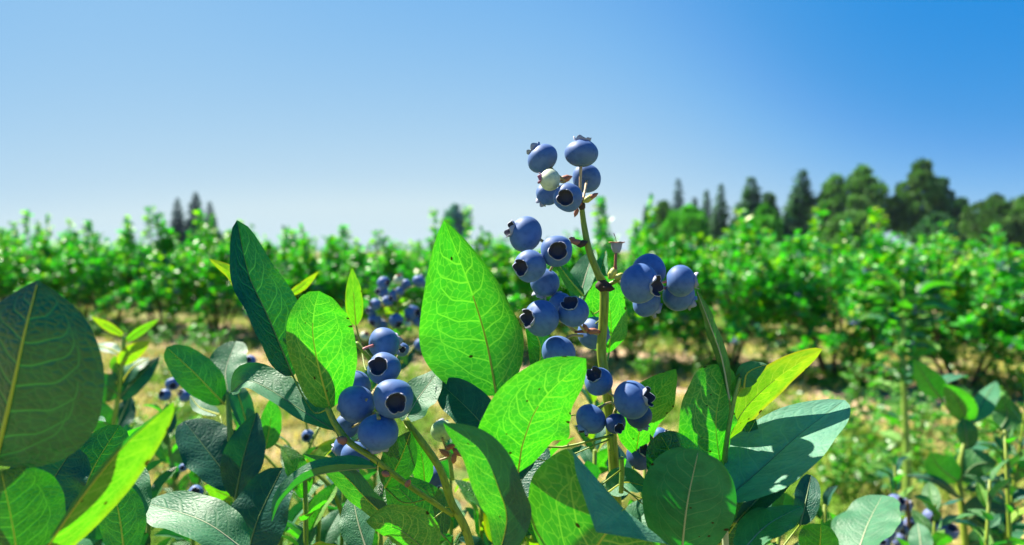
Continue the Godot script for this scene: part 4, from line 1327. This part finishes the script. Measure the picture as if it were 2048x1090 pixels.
func small_shoots() -> void:
	# left: yellow-tipped shoot
	reach = 1.35
	var o := sprig("small out of focus shoot with yellow tip leaves beside the huge dark leaf", at(230, 1090, .5))
	stem(o, "stem", [248, 672, .48, 245, 720, .48, 235, 800, .485, 222, 900, .49, 215, 1200, .5], [7, 8, 9, 10, 11], "stem_lime", 7)
	part("stem", tube([at(215, 1195, .5) - o.position, Vector3(0, 0.3, 0), Vector3(0, -0.02, 0)], [0.002, 0.003, 0.005], 7), M.stem_brown, o)
	for q in [[[248, 672, .48, 215, 652, .475, 182, 633, .47], 8, 9, "yellow"], [[250, 684, .48, 282, 660, .475, 318, 638, .47], 8, 9, "yellow2"], [[240, 732, .48, 265, 705, .475, 300, 682, .47], 18, 17, "yellow"], [[240, 708, .485, 210, 694, .49, 176, 692, .50], 8, 12, "top"], [[240, 745, .48, 232, 728, .48, 228, 712, .48], 12, 14, "yellow2"],
		[[240, 790, .485, 215, 775, .475, 185, 748, .47], 26, 30, "dark"], [[240, 770, .485, 265, 735, .49, 300, 715, .50], 14, 14, "top"], [[235, 800, .485, 275, 755, .49, 320, 712, .50], 14, 20, "quilt"], [[232, 765, .48, 235, 745, .485, 232, 725, .49], 10, 12, "top2"], [[228, 870, .49, 245, 830, .50, 262, 790, .51], 20, 22, "quilt2"], [[230, 860, .49, 195, 830, .48, 170, 780, .48], 26, 26, "dark2"], [[225, 920, .49, 190, 900, .48, 150, 860, .48], 30, 30, "dark"], [[222, 930, .49, 262, 880, .48, 290, 850, .48], 26, 26, "dark2"]]:
		leaf(o, q[0], q[1], q[2], rf(-12, 12), rf(-12, 12), q[3], "", {"nt": 14, "ns": 5, "ribm": "rib_dim" if q[3].begins_with("quilt") or q[3].begins_with("dark") else "rib"})
	reach = 1.0
	# the berry sprig behind the central leaf
	o = sprig("blurred sprig of small blueberries between the central leaf and the yellow leaf", at(790, 1090, .72))
	stem(o, "stem", [800, 575, .72, 795, 620, .72, 790, 690, .72, 785, 800, .73, 780, 1200, .75], [5, 7, 9, 11, 12], "stem_green", 7)
	part("stem", tube([at(780, 1195, .75) - o.position, Vector3(0, 0.2, 0), Vector3(0, -0.02, 0)], [0.003, 0.004, 0.005], 7), M.stem_brown, o)
	for q in [[767, 566, 13], [765, 583, 13], [790, 591, 13], [812, 569, 11], [838, 563, 14], [751, 609, 12], [742, 622, 10], [750, 640, 13], [792, 641, 15], [824, 626, 16], [762, 650, 13], [775, 602, 11], [840, 690, 13], [800, 582, 9], [838, 640, 14]]:
		berry(o, q[0], q[1], q[2], .72 + rf(-0.02, 0.02), Vector3(rf(-0.8, 0.8), rf(-0.3, 0.8), rf(-0.2, 0.9)), [796 + rf(-6, 6), q[1] + rf(8, 26), .725], {})
	berry(o, 797, 559, 10, .71, Vector3(0.1, 0.9, 0.4), [799, 585, .72], {"m": "berry_pale", "cm": "scale_red"})
	berry(o, 730, 672, 10, .70, Vector3(0.5, 0.6, 0.5), [760, 700, .72], {"m": "berry_pale", "cm": "scale_red"})
	berry(o, 815, 648, 8, .71, Vector3(0.1, 0.9, 0.4), [799, 665, .72], {"m": "berry_pale", "cm": "scale_red"})
	for q in [[[792, 625, .72, 775, 620, .71, 752, 632, .70], 7, 7, "yellow"], [[797, 612, .72, 812, 602, .71, 806, 612, .70], 8, 7, "yellow2"], [[760, 690, .7, 790, 668, .69, 822, 655, .69], 8, 10, "under"], [[790, 740, .72, 810, 715, .72, 830, 690, .73], 12, 14, "quilt"], [[788, 770, .72, 760, 745, .72, 735, 735, .73], 16, 16, "top"], [[788, 720, .72, 800, 700, .71, 815, 730, .70], 10, 10, "under2"]]:
		leaf(o, q[0], q[1], q[2], rf(-15, 10), rf(-15, 10), q[3], "", {"nt": 12, "ns": 4})
	# lower right: soft shoot with berries
	reach = 1.7
	o = sprig("blurred leafy blueberry cane in the lower right corner with pale upright leaves", at(1935, 1090, .5))
	stem(o, "stem", [1942, 845, .52, 1925, 900, .51, 1918, 960, .505, 1928, 1050, .50, 1940, 1200, .5], [8, 9, 11, 12, 13], "stem_green", 7)
	part("stem", tube([at(1940, 1195, .5) - o.position, Vector3(0, 0.3, 0), Vector3(0, -0.02, 0)], [0.002, 0.003, 0.005], 7), M.stem_brown, o)
	for q in [[[1882, 798, .53, 1858, 765, .52, 1828, 720, .515], 22, 26, "dark"], [[1885, 770, .53, 1900, 755, .55, 1920, 748, .57], 12, 16, "top"], [[1938, 845, .52, 1918, 805, .51, 1888, 768, .505], 22, 26, "under"], [[1942, 850, .52, 1965, 805, .54, 1992, 762, .56], 22, 22, "top2"], [[1935, 900, .51, 1932, 860, .51, 1925, 835, .515], 16, 20, "dark"],
		[[1918, 965, .505, 1880, 935, .49, 1862, 905, .48], 26, 34, "dark2"], [[1920, 962, .505, 1950, 930, .50, 1995, 925, .49], 34, 26, "dark"], [[2000, 860, .5, 2015, 830, .5, 2005, 790, .5], 24, 24, "dark2"], [[1922, 905, .51, 1950, 890, .53, 1990, 885, .55], 10, 16, "top"], [[1930, 1040, .50, 1985, 1020, .48, 2050, 1040, .47], 30, 44, "quilt"], [[1935, 1090, .5, 1990, 1075, .49, 2030, 1090, .48], 26, 30, "dark"], [[1925, 1000, .5, 1870, 960, .49, 1810, 950, .5], 7, 9, "quilt2"], [[1930, 980, .5, 1990, 960, .49, 2048, 990, .49], 10, 14, "quilt"]]:
		leaf(o, q[0], q[1], q[2], rf(-12, 12), rf(-12, 12), q[3], "", {"nt": 14, "ns": 5, "ribm": "rib_dim"})
	reach = 1.2
	var g := sprig("blurred low cane with lavender blue berries and mint green leaves at the bottom right", at(1790, 1090, .55))
	stem(g, "stem", [1815, 1000, .60, 1818, 1060, .60, 1815, 1200, .60], [6, 8, 9], "stem_brown", 7)
	part("stem", tube([at(1815, 1195, .60) - g.position, Vector3(0, 0.3, 0), Vector3(0, -0.02, 0)], [0.003, 0.004, 0.005], 7), M.stem_brown, g)
	for q in [[1793, 1006, 17], [1812, 1010, 13], [1780, 1012, 12], [1790, 1046, 16], [1822, 1047, 13], [1808, 1060, 11], [1864, 1034, 17], [1870, 1058, 14], [1898, 1062, 17], [1776, 1068, 14], [1800, 1082, 15], [1768, 1085, 12], [1872, 1082, 12]]:
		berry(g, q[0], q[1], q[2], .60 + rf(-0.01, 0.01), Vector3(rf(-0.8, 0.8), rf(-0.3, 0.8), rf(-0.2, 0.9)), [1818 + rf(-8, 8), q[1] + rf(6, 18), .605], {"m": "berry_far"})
	leaf(g, [1712, 1120, .33, 1735, 1050, .345, 1765, 990, .36], 46, 52, 6, 12, "top", "", {"peak": .5, "q": .5, "ribm": "rib_pale", "lift": -0.3})
	leaf(g, [1700, 1110, .35, 1720, 1060, .36, 1755, 1040, .38], 36, 30, 20, 12, "top2", "", {"peak": .5, "ribm": "rib_pale", "lift": -0.3})
	leaf(g, [1845, 1120, .50, 1840, 1075, .51, 1835, 1045, .52], 20, 22, 10, 10, "top", "", {"ribm": "rib_pale"})
	leaf(g, [1635, 1130, .29, 1640, 1090, .285, 1642, 1048, .28], 40, 34, -8, -8, "dark", "", {"peak": .5, "q": .5})

func fillers() -> void:
	reach = 1.0
	# more canes of the same bushes, lower and deeper, leaf by leaf
	var spots := [
		[590, 900, .48, "deep green cane behind the narrow dark leaf left of the cluster"], [690, 940, .46, "green cane in the shade under the tight berry cluster"], [900, 900, .44, "cane with mixed green leaves behind the unripe green berry"], [980, 880, .48, "cane between the quilted leaf and the large central leaf"],
		[1090, 890, .42, "cane in the shade behind the glowing notched leaf"], [1190, 900, .40, "low cane right under the lower berry cluster"], [1290, 930, .44, "dark cane behind the round shaded leaf"], [1380, 960, .42, "cane behind the round shaded leaf's right edge"], [1500, 1010, .38, "low cane under the large shadowed grey-green leaf"],
		[800, 960, .42, "cane in the gap between the two berry-bearing stems"], [640, 1010, .40, "sunny green cane at the bottom left of the cluster"], [480, 860, .55, "far soft cane behind the pale leaf in the lower left"], [330, 830, .60, "far soft cane behind the long yellow-green folded leaf"], [130, 850, .36, "cane deep in the shade behind the huge dark leaf"], [2010, 860, .62, "blurred cane at the right edge above the corner leaves"], [2060, 760, .8, "farther blurred cane leaning in from the right edge"], [1680, 1060, .5, "low cane by the mint green leaf at the bottom right"], [1000, 1010, .36, "cane behind the folded two-tone leaf at the bottom"], [740, 760, .6, "soft cane behind the topmost berry of the tight cluster"], [1190, 800, .5, "cane hidden behind the stem's lower berries"],
		[560, 980, .42, "small-leaved cane at the bottom between the quilted leaves and the twigs"], [400, 940, .50, "small-leaved cane behind the dark glossy quilted leaf"], [250, 900, .46, "small-leaved cane behind the pale round leaf at lower left"], [960, 940, .40, "small-leaved cane in the gap left of the two-tone folded leaf"], [1120, 930, .36, "small-leaved cane just below the glowing notched leaf"], [1560, 1040, .42, "small-leaved cane below the shadowed grey-green leaf's tip"], [1790, 930, .75, "thin leafy cane in the grass left of the corner cane"], [1980, 960, .60, "thin leafy cane in the corner among the dark blurred leaves"], [1870, 1010, .66, "thin leafy cane above the lavender blue berries"], [860, 1000, .38, "small-leaved cane under the dark wide leaf at the bottom"], [700, 860, .52, "small-leaved cane behind the lowest berry of the tight cluster"],
		[610, 960, .36, "sunny small-leaved cane right of the dark quilted leaves"], [440, 905, .44, "sunny small-leaved cane behind the two dark quilted leaves"], [300, 1000, .42, "small-leaved cane in the gap beside the pale round leaf"], [1225, 965, .35, "sunny small-leaved cane between the folded tip and the round shaded leaf"], [1520, 1075, .36, "small-leaved cane at the bottom under the rolled quilted leaf"], [1650, 1010, .46, "sunny small-leaved cane right of the shadowed grey-green leaf"], [1000, 905, .38, "small-leaved cane behind the notched leaf's stalk"], [760, 1040, .34, "sunny small-leaved cane at the very bottom below the arching berry cane"], [130, 1040, .34, "small-leaved cane in the lower left corner behind the yellow-green folded leaf"], [1400, 1060, .36, "small-leaved cane at the bottom right of the round shaded leaf"]]
	for i in spots.size():
		var q: Array = spots[i]
		var top := at(q[0], q[1], q[2])
		rng.seed = 900 + i
		var foot := Vector3(top.x + rf(-0.06, 0.06), 0, top.z + rf(-0.05, 0.08))
		var o := thing("blueberry_cane", q[3], "blueberry cane", foot, "blueberry canes close to the lens")
		var mid := foot.lerp(top, 0.6) + Vector3(rf(-0.03, 0.03), 0, rf(-0.02, 0.02))
		var kinds := ["under", "dark", "top", "dark2", "quilt", "under2", "top2", "yellow"] if i % 3 else ["dark", "under2", "top", "quilt2", "dark2"]
		shoot(o, [foot - Vector3(0, 0.02, 0), mid, top], 0.004, 26, [0.040, 0.050, 0.034][i % 3], kinds, 40 + i, 0.66, "stem_green")
